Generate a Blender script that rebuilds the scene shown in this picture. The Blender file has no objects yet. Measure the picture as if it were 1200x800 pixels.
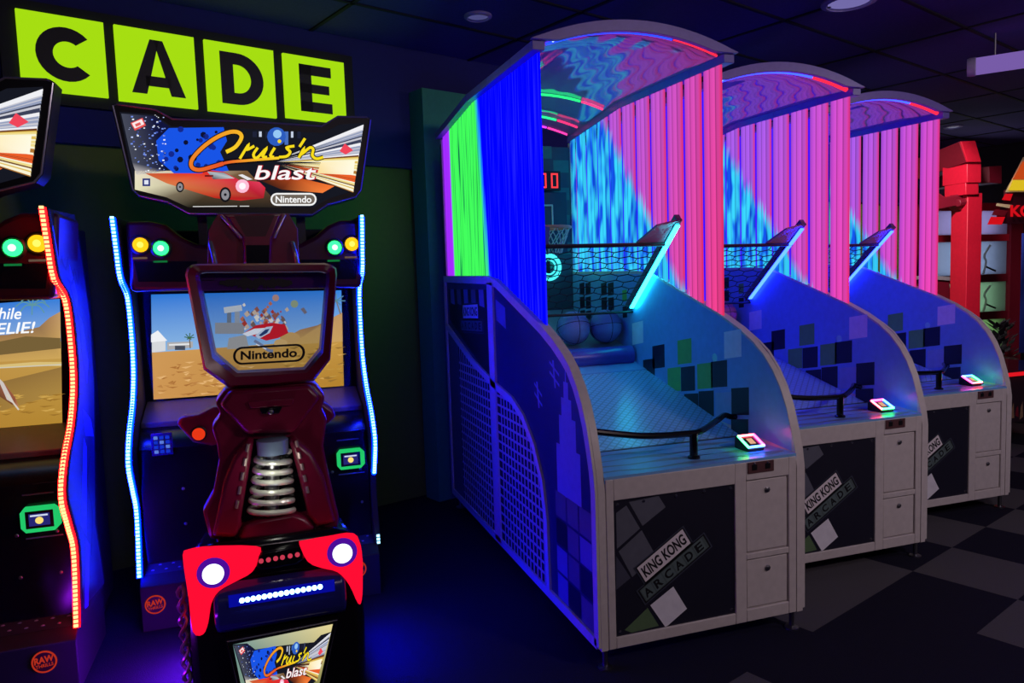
import bpy, bmesh, math, random
from mathutils import Vector, Matrix
random.seed(7)
SC = bpy.context.scene
COL = SC.collection
# ------------------------------------------------------------------ camera
FPX = 877.54
PIT, ROL, YAW = 0.084905, -0.033493, 0.319509
CAM = Vector((-1.1833, -2.58488, 1.56253))
FW = Vector((math.sin(YAW)*math.cos(PIT), math.cos(YAW)*math.cos(PIT), -math.sin(PIT)))
_R = Vector((math.cos(YAW), -math.sin(YAW), 0)); _U = _R.cross(FW)
RT = _R*math.cos(ROL) + _U*math.sin(ROL)
UP = -_R*math.sin(ROL) + _U*math.cos(ROL)
cd = bpy.data.cameras.new('camera'); cam = bpy.data.objects.new('camera', cd); COL.objects.link(cam)
cd.sensor_width = 36; cd.lens = FPX/1200*36; cd.clip_start = 0.05
m3 = Matrix((RT, UP, -FW)).transposed()
cam.matrix_world = Matrix.Translation(CAM) @ m3.to_4x4()
SC.camera = cam

def ray(x, y): return FW + RT*((x-600)/FPX) + UP*((400-y)/FPX)
def onp(x, y, n, d):
    r = ray(x, y); n = Vector(n); return CAM + r*((d - n.dot(CAM))/n.dot(r))
def ony(x, y, Y): return onp(x, y, (0, 1, 0), Y)
def onx(x, y, X): return onp(x, y, (1, 0, 0), X)
def onz(x, y, Z): return onp(x, y, (0, 0, 1), Z)
TH = math.atan2(0.42315, 1.14025)                      # the room is turned against the machines
UW = Vector((math.cos(TH), math.sin(TH), 0)); VW = Vector((-math.sin(TH), math.cos(TH), 0))
def uv(u, v, z=0.0): return UW*u + VW*v + Vector((0, 0, z))

# ------------------------------------------------------------------ materials
def lin(c):
    return tuple(((x/255/12.92) if x/255 <= .04045 else ((x/255+.055)/1.055)**2.4) for x in c)
MATS = {}
def mat(name, c, rough=.5, metal=0., spec=.5, noise=.12, scale=30, bump=0.):
    if name in MATS: return MATS[name]
    m = bpy.data.materials.new(name); m.use_nodes = True; nt = m.node_tree; b = nt.nodes['Principled BSDF']
    b.inputs['Roughness'].default_value = rough; b.inputs['Metallic'].default_value = metal
    b.inputs['Specular IOR Level'].default_value = spec
    tc = nt.nodes.new('ShaderNodeTexCoord'); n = nt.nodes.new('ShaderNodeTexNoise'); n.inputs['Scale'].default_value = scale
    nt.links.new(tc.outputs['Object'], n.inputs['Vector'])
    r = nt.nodes.new('ShaderNodeMix'); r.data_type = 'RGBA'
    l = lin(c)
    r.inputs[6].default_value = tuple(x*(1-noise) for x in l)+(1,); r.inputs[7].default_value = tuple(min(1, x*(1+noise)) for x in l)+(1,)
    nt.links.new(n.outputs['Fac'], r.inputs[0]); nt.links.new(r.outputs[2], b.inputs['Base Color'])
    if bump:
        bp = nt.nodes.new('ShaderNodeBump'); bp.inputs['Strength'].default_value = bump; bp.inputs['Distance'].default_value = .01
        nt.links.new(n.outputs['Fac'], bp.inputs['Height']); nt.links.new(bp.outputs[0], b.inputs['Normal'])
    MATS[name] = m; return m
def emat(name, c, s=1.):
    if name in MATS: return MATS[name]
    m = bpy.data.materials.new(name); m.use_nodes = True; nt = m.node_tree; nt.nodes.clear()
    e = nt.nodes.new('ShaderNodeEmission'); o = nt.nodes.new('ShaderNodeOutputMaterial')
    e.inputs[0].default_value = lin(c)+(1,); e.inputs[1].default_value = s
    nt.links.new(e.outputs[0], o.inputs[0]); MATS[name] = m; return m
def picmat():
    m = bpy.data.materials.new('screen picture'); m.use_nodes = True; nt = m.node_tree; nt.nodes.clear()
    a = nt.nodes.new('ShaderNodeVertexColor'); a.layer_name = 'Col'
    e = nt.nodes.new('ShaderNodeEmission'); o = nt.nodes.new('ShaderNodeOutputMaterial'); e.inputs[1].default_value = 1.
    nt.links.new(a.outputs[0], e.inputs[0]); nt.links.new(e.outputs[0], o.inputs[0]); return m
PICM = picmat()
def plate_mat(name, c, sc=26, strength=.5, rough=.35):
    m = mat(name, c, rough, 0, .5)
    nt = m.node_tree; b = nt.nodes['Principled BSDF']
    tc = nt.nodes.new('ShaderNodeTexCoord'); mp = nt.nodes.new('ShaderNodeMapping'); mp.inputs['Rotation'].default_value = (0, 0, .78)
    ck = nt.nodes.new('ShaderNodeTexBrick'); ck.inputs['Scale'].default_value = sc; ck.inputs['Mortar Size'].default_value = .06
    ck.inputs['Color1'].default_value = ck.inputs['Color2'].default_value = (1, 1, 1, 1); ck.inputs['Mortar'].default_value = (0, 0, 0, 1)
    bp = nt.nodes.new('ShaderNodeBump'); bp.inputs['Strength'].default_value = strength; bp.inputs['Distance'].default_value = .004
    L = nt.links.new
    c2 = lin(c); ck.inputs['Color1'].default_value = ck.inputs['Color2'].default_value = c2+(1,); ck.inputs['Mortar'].default_value = tuple(x*.62 for x in c2)+(1,); ck.offset = 0.; ck.inputs['Brick Width'].default_value = .5; ck.inputs['Row Height'].default_value = .5; L(ck.outputs['Color'], b.inputs['Base Color'])
    L(tc.outputs['Object'], mp.inputs[0]); L(mp.outputs[0], ck.inputs['Vector']); L(ck.outputs['Fac'], bp.inputs['Height']); L(bp.outputs[0], b.inputs['Normal'])
    return m
def clearmat(name, tint=(235, 240, 245), g=.06):
    if name in MATS: return MATS[name]
    m = bpy.data.materials.new(name); m.use_nodes = True; nt = m.node_tree; nt.nodes.clear()
    t = nt.nodes.new('ShaderNodeBsdfTransparent'); t.inputs[0].default_value = lin(tint)+(1,)
    gl = nt.nodes.new('ShaderNodeBsdfGlossy'); gl.inputs['Roughness'].default_value = .05
    mx = nt.nodes.new('ShaderNodeMixShader'); mx.inputs[0].default_value = g; o = nt.nodes.new('ShaderNodeOutputMaterial')
    nt.links.new(t.outputs[0], mx.inputs[1]); nt.links.new(gl.outputs[0], mx.inputs[2]); nt.links.new(mx.outputs[0], o.inputs[0])
    MATS[name] = m; return m
def vaultmat():
    m = bpy.data.materials.new('frosted wavy acrylic'); m.use_nodes = True; nt = m.node_tree; nt.nodes.clear(); N = nt.nodes.new; L = nt.links.new
    tr = N('ShaderNodeBsdfTranslucent'); tr.inputs[0].default_value = (.62, .62, .9, 1)
    df = N('ShaderNodeBsdfDiffuse'); df.inputs[0].default_value = (.5, .52, .85, 1)
    gl = N('ShaderNodeBsdfGlossy'); gl.inputs['Roughness'].default_value = .06; gl.inputs[0].default_value = (.9, .9, 1, 1)
    tc = N('ShaderNodeTexCoord'); mp = N('ShaderNodeMapping'); mp.inputs['Scale'].default_value = (1, .45, 1)
    wv = N('ShaderNodeTexWave'); wv.inputs['Scale'].default_value = 2.2; wv.inputs['Distortion'].default_value = 3.; wv.inputs['Detail'].default_value = 1.5
    bp = N('ShaderNodeBump'); bp.inputs['Strength'].default_value = .07; bp.inputs['Distance'].default_value = .04
    L(tc.outputs['Object'], mp.inputs[0]); L(mp.outputs[0], wv.inputs['Vector']); L(wv.outputs['Fac'], bp.inputs['Height']); L(bp.outputs[0], gl.inputs['Normal'])
    m1 = N('ShaderNodeMixShader'); m1.inputs[0].default_value = .45; m2 = N('ShaderNodeMixShader'); m2.inputs[0].default_value = .34; o = N('ShaderNodeOutputMaterial')
    L(tr.outputs[0], m1.inputs[1]); L(df.outputs[0], m1.inputs[2]); L(m1.outputs[0], m2.inputs[1]); L(gl.outputs[0], m2.inputs[2]); L(m2.outputs[0], o.inputs[0])
    return m

SLAT0, SLATP, SLATW = .537, .1755, .150
def slatmat(name, kind, base, strength=1., i_=0):
    """LED pixel wall: the lamps' own colour pattern over depth (y) and height (z)"""
    m = bpy.data.materials.new(name); m.use_nodes = True; nt = m.node_tree; nt.nodes.clear(); N = nt.nodes.new; L = nt.links.new
    def M(op, a, b=None, c=None, clamp=False):
        n = N('ShaderNodeMath'); n.operation = op; n.use_clamp = clamp
        for i, v in enumerate((a, b, c)):
            if v is None: continue
            if isinstance(v, (int, float)): n.inputs[i].default_value = v
            else: L(v, n.inputs[i])
        return n.outputs[0]
    def mix(f, a, b, bt='MIX'):
        n = N('ShaderNodeMix'); n.data_type = 'RGBA'; n.blend_type = bt
        for k, v in ((0, f), (6, a), (7, b)):
            if isinstance(v, tuple): n.inputs[k].default_value = v+(1,)
            elif isinstance(v, (int, float)): n.inputs[k].default_value = v
            else: L(v, n.inputs[k])
        return n.outputs[2]
    def ramp(f, stops, interp='LINEAR'):
        n = N('ShaderNodeValToRGB'); cr = n.color_ramp; cr.interpolation = interp
        while len(cr.elements) < len(stops): cr.elements.new(.5)
        for e, (p, c) in zip(cr.elements, stops): e.position = p; e.color = tuple(c)+(1,)
        L(f, n.inputs[0]); return n.outputs[0]
    tc = N('ShaderNodeTexCoord'); sp = N('ShaderNodeSeparateXYZ'); L(tc.outputs['Object'], sp.inputs[0]); y, z = sp.outputs[1], sp.outputs[2]
    mp = N('ShaderNodeMapping'); mp.inputs['Scale'].default_value = (0, 70, 1.6); L(tc.outputs['Object'], mp.inputs[0])
    nz = N('ShaderNodeTexNoise'); nz.inputs['Scale'].default_value = 1.; nz.inputs['Detail'].default_value = 1.; L(mp.outputs[0], nz.inputs['Vector']); nf = nz.outputs['Fac']
    u = M('FRACT', M('DIVIDE', M('SUBTRACT', y, SLAT0-.008), SLATP))
    g = lambda x: (x, x, x)
    lines = ramp(u, [(0, g(.75)), (.1, g(1.)), (.27, g(.85)), (.31, g(.42)), (.36, g(1.2)), (.55, g(1.)), (.6, g(.5)), (.64, g(1.2)), (.85, g(.9)), (1, g(.4))])
    if kind == 'left':
        lines = ramp(u, [(0, g(.9)), (.3, g(1.)), (.33, g(.8)), (.37, g(1.)), (.62, g(1.)), (.66, g(.82)), (.7, g(1.)), (1, g(.85))])
        d1 = M('SUBTRACT', y, M('MULTIPLY_ADD', z, .12, 1.22 if i_ == 0 else 1.95)); d1 = M('MULTIPLY_ADD', M('SUBTRACT', nf, .5), .12, d1)
        f1 = M('MULTIPLY_ADD', d1, 14., .5, clamp=True)
        f2 = M('MULTIPLY_ADD', M('SUBTRACT', y, 2.17), 30., .5, clamp=True)
        green = mix(ramp(nf, [(.3, g(0)), (.45, g(1))]), lin((10, 95, 70)), lin((60, 235, 85)))
        blue = mix(ramp(nf, [(.5, g(0)), (.8, g(1))]), lin(base), tuple(min(1, c+.02) for c in lin(base)))
        col = mix(f2, mix(f1, blue, green), lin((150, 40, 240)))
    else:
        d1 = M('SUBTRACT', y, M('MULTIPLY_ADD', z, .88, -.40)); d1 = M('MULTIPLY_ADD', M('SUBTRACT', nf, .5), .22, d1)
        f1 = M('MULTIPLY_ADD', d1, 11., .5, clamp=True)
        mp2 = N('ShaderNodeMapping'); mp2.inputs['Scale'].default_value = (0, 11, 3.6); L(tc.outputs['Object'], mp2.inputs[0])
        n2 = N('ShaderNodeTexNoise'); n2.inputs['Scale'].default_value = 1.2; n2.inputs['Detail'].default_value = 1.; L(mp2.outputs[0], n2.inputs['Vector'])
        cy = mix(ramp(n2.outputs['Fac'], [(.38, g(0)), (.56, g(1))]), lin((18, 80, 225)), lin((55, 205, 250)))
        b = lin(base)
        b = lin(base); fr_ = lin((230, 62, 138)) if i_ == 0 else lin((228, 66, 176)); rr_ = lin((184, 84, 206)) if i_ == 0 else lin((164, 88, 226))
        gy = M('MULTIPLY_ADD', y, .85, M('MULTIPLY_ADD', z, .35, -1.0), clamp=True); bb = mix(gy, fr_, rr_)
        side = mix(ramp(u, [(0, g(1)), (.05, g(.55)), (.16, g(0))]), bb, lin((240, 36, 66)))
        side = mix(ramp(u, [(.6, g(0)), (1, g(.35))]), side, lin((90, 50, 230)))
        col = mix(f1, side, cy)
    col = mix(1., col, lines, 'MULTIPLY')
    e = N('ShaderNodeEmission'); e.inputs[1].default_value = strength; L(col, e.inputs[0])
    o = N('ShaderNodeOutputMaterial'); L(e.outputs[0], o.inputs[0])
    return m

# ------------------------------------------------------------------ mesh builder
_GL = {}
def glyphs(s, bold):
    if (s, bold) in _GL: return _GL[(s, bold)]
    cu = bpy.data.curves.new('t', 'FONT'); cu.body = s; cu.size = 1; cu.offset = bold; cu.resolution_u = 4
    ob = bpy.data.objects.new('t', cu); COL.objects.link(ob)
    dg = bpy.context.evaluated_depsgraph_get(); me = bpy.data.meshes.new_from_object(ob.evaluated_get(dg))
    vs = [(v.co.x, v.co.y) for v in me.vertices]; fs = [tuple(p.vertices) for p in me.polygons]
    bpy.data.objects.remove(ob); bpy.data.curves.remove(cu); bpy.data.meshes.remove(me)
    x0 = min(v[0] for v in vs); x1 = max(v[0] for v in vs); y0 = min(v[1] for v in vs); y1 = max(v[1] for v in vs)
    vs = [((a-x0)/(x1-x0), (b-y0)/(y1-y0)) for a, b in vs]
    _GL[(s, bold)] = (vs, fs); return vs, fs
def offs(path, w):
    L, R = [], []; n = len(path)
    for i in range(n):
        a = path[max(i-1, 0)]; b = path[min(i+1, n-1)]; p = path[i]
        def nr(q, r):
            dx, dy = r[0]-q[0], r[1]-q[1]; l = math.hypot(dx, dy) or 1; return (-dy/l, dx/l)
        if 0 < i < n-1:
            n1, n2 = nr(a, p), nr(p, b); nx, ny = n1[0]+n2[0], n1[1]+n2[1]; l = math.hypot(nx, ny) or 1; nx, ny = nx/l, ny/l
            k = 1/max(.45, nx*n1[0]+ny*n1[1])
        else: nx, ny = nr(a, b); k = 1
        L.append((p[0]+nx*w/2*k, p[1]+ny*w/2*k)); R.append((p[0]-nx*w/2*k, p[1]-ny*w/2*k))
    return L, R
class MB:
    def __init__(s, org=(0, 0, 0)):
        s.o = Vector(org); s.v = []; s.f = []; s.mi = []; s.mats = []; s.fc = []
    def m(s, mt):
        if mt not in s.mats: s.mats.append(mt)
        return s.mats.index(mt)
    def face(s, pts, mt, cols=None):
        i = len(s.v); s.v += [Vector(p)-s.o for p in pts]; s.f.append(tuple(range(i, i+len(pts)))); s.mi.append(s.m(mt)); s.fc.append(cols)
    def add(s, vs, fs, mt):
        i = len(s.v); s.v += [Vector(p)-s.o for p in vs]; k = s.m(mt)
        for f in fs: s.f.append(tuple(i+j for j in f)); s.mi.append(k); s.fc.append(None)
    def hexa(s, p, mt):
        s.add(p, [(0, 3, 2, 1), (4, 5, 6, 7), (0, 1, 5, 4), (1, 2, 6, 5), (2, 3, 7, 6), (3, 0, 4, 7)], mt)
    def box(s, x0, x1, y0, y1, z0, z1, mt):
        s.hexa([(x0, y0, z0), (x1, y0, z0), (x1, y1, z0), (x0, y1, z0), (x0, y0, z1), (x1, y0, z1), (x1, y1, z1), (x0, y1, z1)], mt)
    def loft(s, A, B, mt, caps=True):
        n = len(A); fs = [(i, (i+1) % n, n+(i+1) % n, n+i) for i in range(n)]
        if caps: fs += [tuple(range(n-1, -1, -1)), tuple(range(n, 2*n))]
        s.add(list(A)+list(B), fs, mt)
    def prism(s, poly, ax, a, b, mt):
        mp = {'x': lambda p, k: (k, p[0], p[1]), 'y': lambda p, k: (p[0], k, p[1]), 'z': lambda p, k: (p[0], p[1], k)}[ax]
        s.loft([mp(p, a) for p in poly], [mp(p, b) for p in poly], mt)
    def ribbon(s, path, w, ax, a, b, mt):
        L, R = offs(path, w); mp = {'x': lambda p, k: (k, p[0], p[1]), 'y': lambda p, k: (p[0], k, p[1]), 'z': lambda p, k: (p[0], p[1], k)}[ax]
        n = len(path); vs = [mp(p, a) for p in L]+[mp(p, a) for p in R]+[mp(p, b) for p in L]+[mp(p, b) for p in R]; fs = []
        for i in range(n-1):
            fs += [(i, i+1, n+i+1, n+i), (2*n+i, 3*n+i, 3*n+i+1, 2*n+i+1), (i, 2*n+i, 2*n+i+1, i+1), (n+i, n+i+1, 3*n+i+1, 3*n+i)]
        fs += [(0, n, 3*n, 2*n), (n-1, 3*n-1, 4*n-1, 2*n-1)]
        s.add(vs, fs, mt)
    def tube(s, path, r, mt, n=8, closed=False):
        P = [Vector(p) for p in path]; k = len(P); vs = []; fs = []
        up = None
        for i in range(k):
            if closed: t = P[(i+1) % k]-P[i-1]
            else: t = P[min(i+1, k-1)]-P[max(i-1, 0)]
            t.normalize()
            if up is None:
                up = Vector((0, 0, 1)) if abs(t.z) < .9 else Vector((1, 0, 0))
            sd = t.cross(up)
            if sd.length < 1e-4: sd = t.cross(Vector((0, 1, 0)))
            sd.normalize(); up = sd.cross(t).normalized()
            for j in range(n):
                a = 2*math.pi*j/n; vs.append(P[i]+sd*(math.cos(a)*r)+up*(math.sin(a)*r))
        for i in range(k if closed else k-1):
            for j in range(n):
                a, b = i*n, ((i+1) % k)*n; fs.append((a+j, a+(j+1) % n, b+(j+1) % n, b+j))
        if not closed: fs += [tuple(range(n-1, -1, -1)), tuple(range((k-1)*n, k*n))]
        s.add(vs, fs, mt)
    def lathe(s, prof, c, d, mt, n=20):
        """prof: (radius, height along d)"""
        c = Vector(c); d = Vector(d).normalized(); a = Vector((0, 0, 1)) if abs(d.z) < .9 else Vector((1, 0, 0))
        e = d.cross(a).normalized(); g = e.cross(d); vs = []; fs = []
        for r, h in prof:
            for j in range(n):
                t = 2*math.pi*j/n; vs.append(c+d*h+e*(math.cos(t)*r)+g*(math.sin(t)*r))
        for i in range(len(prof)-1):
            for j in range(n): fs.append((i*n+j, i*n+(j+1) % n, (i+1)*n+(j+1) % n, (i+1)*n+j))
        fs += [tuple(range(n-1, -1, -1)), tuple(range((len(prof)-1)*n, len(prof)*n))]
        s.add(vs, fs, mt)
    def ball(s, c, r, mt, n=24, k=14):
        s.lathe([(max(1e-4, r*math.sin(math.pi*i/k)), -r*math.cos(math.pi*i/k)) for i in range(k+1)], c, (0, 0, 1), mt, n)
    def text(s, t, o, xd, yd, mt, bold=.0, shear=0.):
        """bbox of the text stretched over o, o+xd, o+yd"""
        vs, fs = glyphs(t, bold); o, xd, yd = Vector(o), Vector(xd), Vector(yd)
        s.add([o+xd*(x+shear*y)+yd*y for x, y in vs], fs, mt)
    def build(s, name, parent=None, bevel=0., smooth=True, angle=35):
        me = bpy.data.meshes.new(name); me.from_pydata([tuple(v) for v in s.v], [], s.f)
        for mt in s.mats: me.materials.append(mt)
        me.polygons.foreach_set('material_index', s.mi)
        if any(s.fc):
            ca = me.color_attributes.new('Col', 'FLOAT_COLOR', 'CORNER'); k = 0
            for p, c in zip(me.polygons, s.fc):
                for j, li in enumerate(p.loop_indices):
                    cc = (1, 1, 1) if c is None else (c[j] if isinstance(c, list) else c)
                    ca.data[li].color = tuple(cc)+(1,)
        else:
            bm = bmesh.new(); bm.from_mesh(me); bmesh.ops.recalc_face_normals(bm, faces=bm.faces); bm.to_mesh(me); bm.free()
        if smooth:
            me.polygons.foreach_set('use_smooth', [True]*len(me.polygons)); me.set_sharp_from_angle(angle=math.radians(angle))
        me.update()
        o = bpy.data.objects.new(name, me); COL.objects.link(o)
        if parent: o.parent = parent
        if bevel:
            b = o.modifiers.new('b', 'BEVEL'); b.width = bevel; b.segments = 2; b.limit_method = 'ANGLE'; b.angle_limit = math.radians(40)
        return o
class Pic:
    """a printed or displayed picture: flat coloured pieces, each layer a hair in front of the last"""
    def __init__(s, mapf, org): s.mb = MB(org); s.f = mapf
    def poly(s, pts, c, ly=1):
        cc = [lin(x) for x in c] if isinstance(c, list) else lin(c)
        s.mb.face([s.f(x, y, ly) for x, y in pts], PICM, cc)
    def rect(s, x0, y0, x1, y1, c, ly=1):
        s.poly([(x0, y0), (x1, y0), (x1, y1), (x0, y1)], c, ly)
    def stroke(s, path, w, c, ly=1):
        L, R = offs(path, w)
        for i in range(len(path)-1):
            k = c if not isinstance(c, list) else None
            if k is None:
                t0, t1 = i/(len(path)-1), (i+1)/(len(path)-1)
                mixc = lambda t: tuple(c[0][j]*(1-t)+c[1][j]*t for j in range(3))
                s.poly([L[i], L[i+1], R[i+1], R[i]], [mixc(t0), mixc(t1), mixc(t1), mixc(t0)], ly)
            else: s.poly([L[i], L[i+1], R[i+1], R[i]], k, ly)
    def disc(s, x, y, r, c, ly=1, n=14, ry=None):
        ry = ry or r; s.poly([(x+r*math.cos(2*math.pi*i/n), y+ry*math.sin(2*math.pi*i/n)) for i in range(n)], c, ly)
    def text(s, t, x0, y0, x1, y1, c, ly=1, bold=0., shear=0., rise=0.):
        vs, fs = glyphs(t, bold); cc = lin(c)
        for f in fs:
            s.mb.face([s.f(x0+(x1-x0)*(vs[i][0])+shear*(y1-y0)*vs[i][1], y1-(y1-y0)*vs[i][1]+rise*vs[i][0], ly) for i in f], PICM, cc)
    def build(s, name, parent): return s.mb.build(name, parent, smooth=False)

def tag(o, label=None, cat=None, group=None, kind=None):
    for k, v in (('label', label), ('category', cat), ('group', group), ('kind', kind)):
        if v: o[k] = v
    return o
def empty(name, loc, label, cat, group=None, rz=0.):
    o = bpy.data.objects.new(name, None); o.empty_display_size = .1; COL.objects.link(o); o.location = loc; o.rotation_euler.z = rz
    return tag(o, label, cat, group)
def pill(x0, y0, x1, y1, n=8):
    r = (y1-y0)/2; c = (y0+y1)/2
    return [(x1-r+r*math.sin(math.pi*i/n), c-r*math.cos(math.pi*i/n)) for i in range(n+1)] + [(x0+r-r*math.sin(math.pi*i/n), c+r*math.cos(math.pi*i/n)) for i in range(n+1)]
def spline(pts, k=6):
    out = []
    for i in range(len(pts)-1):
        p0, p1, p2, p3 = pts[max(i-1, 0)], pts[i], pts[i+1], pts[min(i+2, len(pts)-1)]
        for j in range(k):
            t = j/k
            out.append(tuple(.5*(2*p1[d]+(p2[d]-p0[d])*t+(2*p0[d]-5*p1[d]+4*p2[d]-p3[d])*t*t+(3*p1[d]-p0[d]-3*p2[d]+p3[d])*t**3) for d in range(len(p1))))
    out.append(tuple(pts[-1])); return out

white = mat('white laminate', (205, 198, 196), .45)
whitein = mat('blue-lit inner laminate', (120, 172, 226), .3)  # blue LED spill is put into the laminate colour
darkp = mat('dark printed panel', (30, 30, 46), .4)
black = mat('black plastic', (14, 14, 18), .4)
blackgl = mat('gloss black plastic', (12, 12, 18), .18)
matte = mat('matte black paint', (16, 16, 22), .7)
maroon = mat('maroon plastic', (112, 14, 50), .3)
chrome = mat('chrome', (220, 220, 215), .18, 1.)
steel = mat('steel', (150, 150, 155), .35, 1.)
sqdark = mat('navy square', (22, 24, 46), .4)
sqgreen = mat('green square', (110, 190, 90), .4)
sqlight = mat('pale square', (235, 235, 245), .4)
sqgrey = mat('grey square', (95, 98, 112), .5)
vault = vaultmat()

# ------------------------------------------------------------------ basketball machines
W, D = .955, 2.39
PR = [(0, .087), (0, .72), (.012, .80), (.035, .88), (.065, .97), (.105, 1.05), (.155, 1.12), (.22, 1.185), (.30, 1.24), (.41, 1.295), (.55, 1.35), (1.2, 1.555), (1.39, 1.578), (2.39, 1.59)]
def prz(y):
    for a, b in zip(PR[1:], PR[2:]):
        if a[0] <= y <= b[0]: return a[1]+(b[1]-a[1])*(y-a[0])/max(1e-6, b[0]-a[0])
    return 1.59
def rfz(y):
    P = [(.4, 2.53), (.5, 2.535), (1.6, 2.565), (2.5, 2.495)]
    for a, b in zip(P, P[1:]):
        if a[0] <= y <= b[0]: return a[1]+(b[1]-a[1])*(y-a[0])/(b[0]-a[0])
    return P[-1][1]
ARC = .095
def arcx(x): return ARC*(1-(2*x/W-1)**2)
T = .03

def logo(mb, o, xd, yd, eps):
    """two stacked name plates; o = lower left, xd/yd = full width and height vectors"""
    o, xd, yd = Vector(o), Vector(xd), Vector(yd)
    nrm = xd.cross(yd).normalized()
    if nrm.dot(Vector(eps)) < 0: nrm = -nrm
    q = lambda a, b, k: o+xd*a+yd*b+nrm*k
    def pl(a0, b0, a1, b1, k, mt): mb.face([q(a0, b0, k), q(a1, b0, k), q(a1, b1, k), q(a0, b1, k)], mt)
    pale = mat('pale logo plate', (235, 228, 232), .5); grey = mat('grey logo plate', (80, 96, 96), .5); ink = mat('logo ink', (14, 14, 22), .5); ol = mat('logo outline', (60, 66, 84), .5)
    pl(-.015, -.03, 1.015, .47, .0006, ol); pl(0, 0, 1, .44, .0009, ink); pl(.02, .04, .98, .41, .0012, grey)
    pl(.10, .44, .84, 1.03, .0006, ol); pl(.115, .47, .825, 1.0, .0009, ink); pl(.13, .49, .81, .97, .0013, pale)
    mb.text('KING KONG', q(.16, .57, .0018), xd*.62, yd*.32, ink, bold=.03)
    for i, ch in enumerate('ARCADE'):
        a = .045+i*.155; pl(a-.012, .06, a+.125, .39, .0014, mat('logo cell', (92, 110, 110), .5)); mb.text(ch, q(a, .1, .0018), xd*.10, yd*.25, ink, bold=.03)

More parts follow.
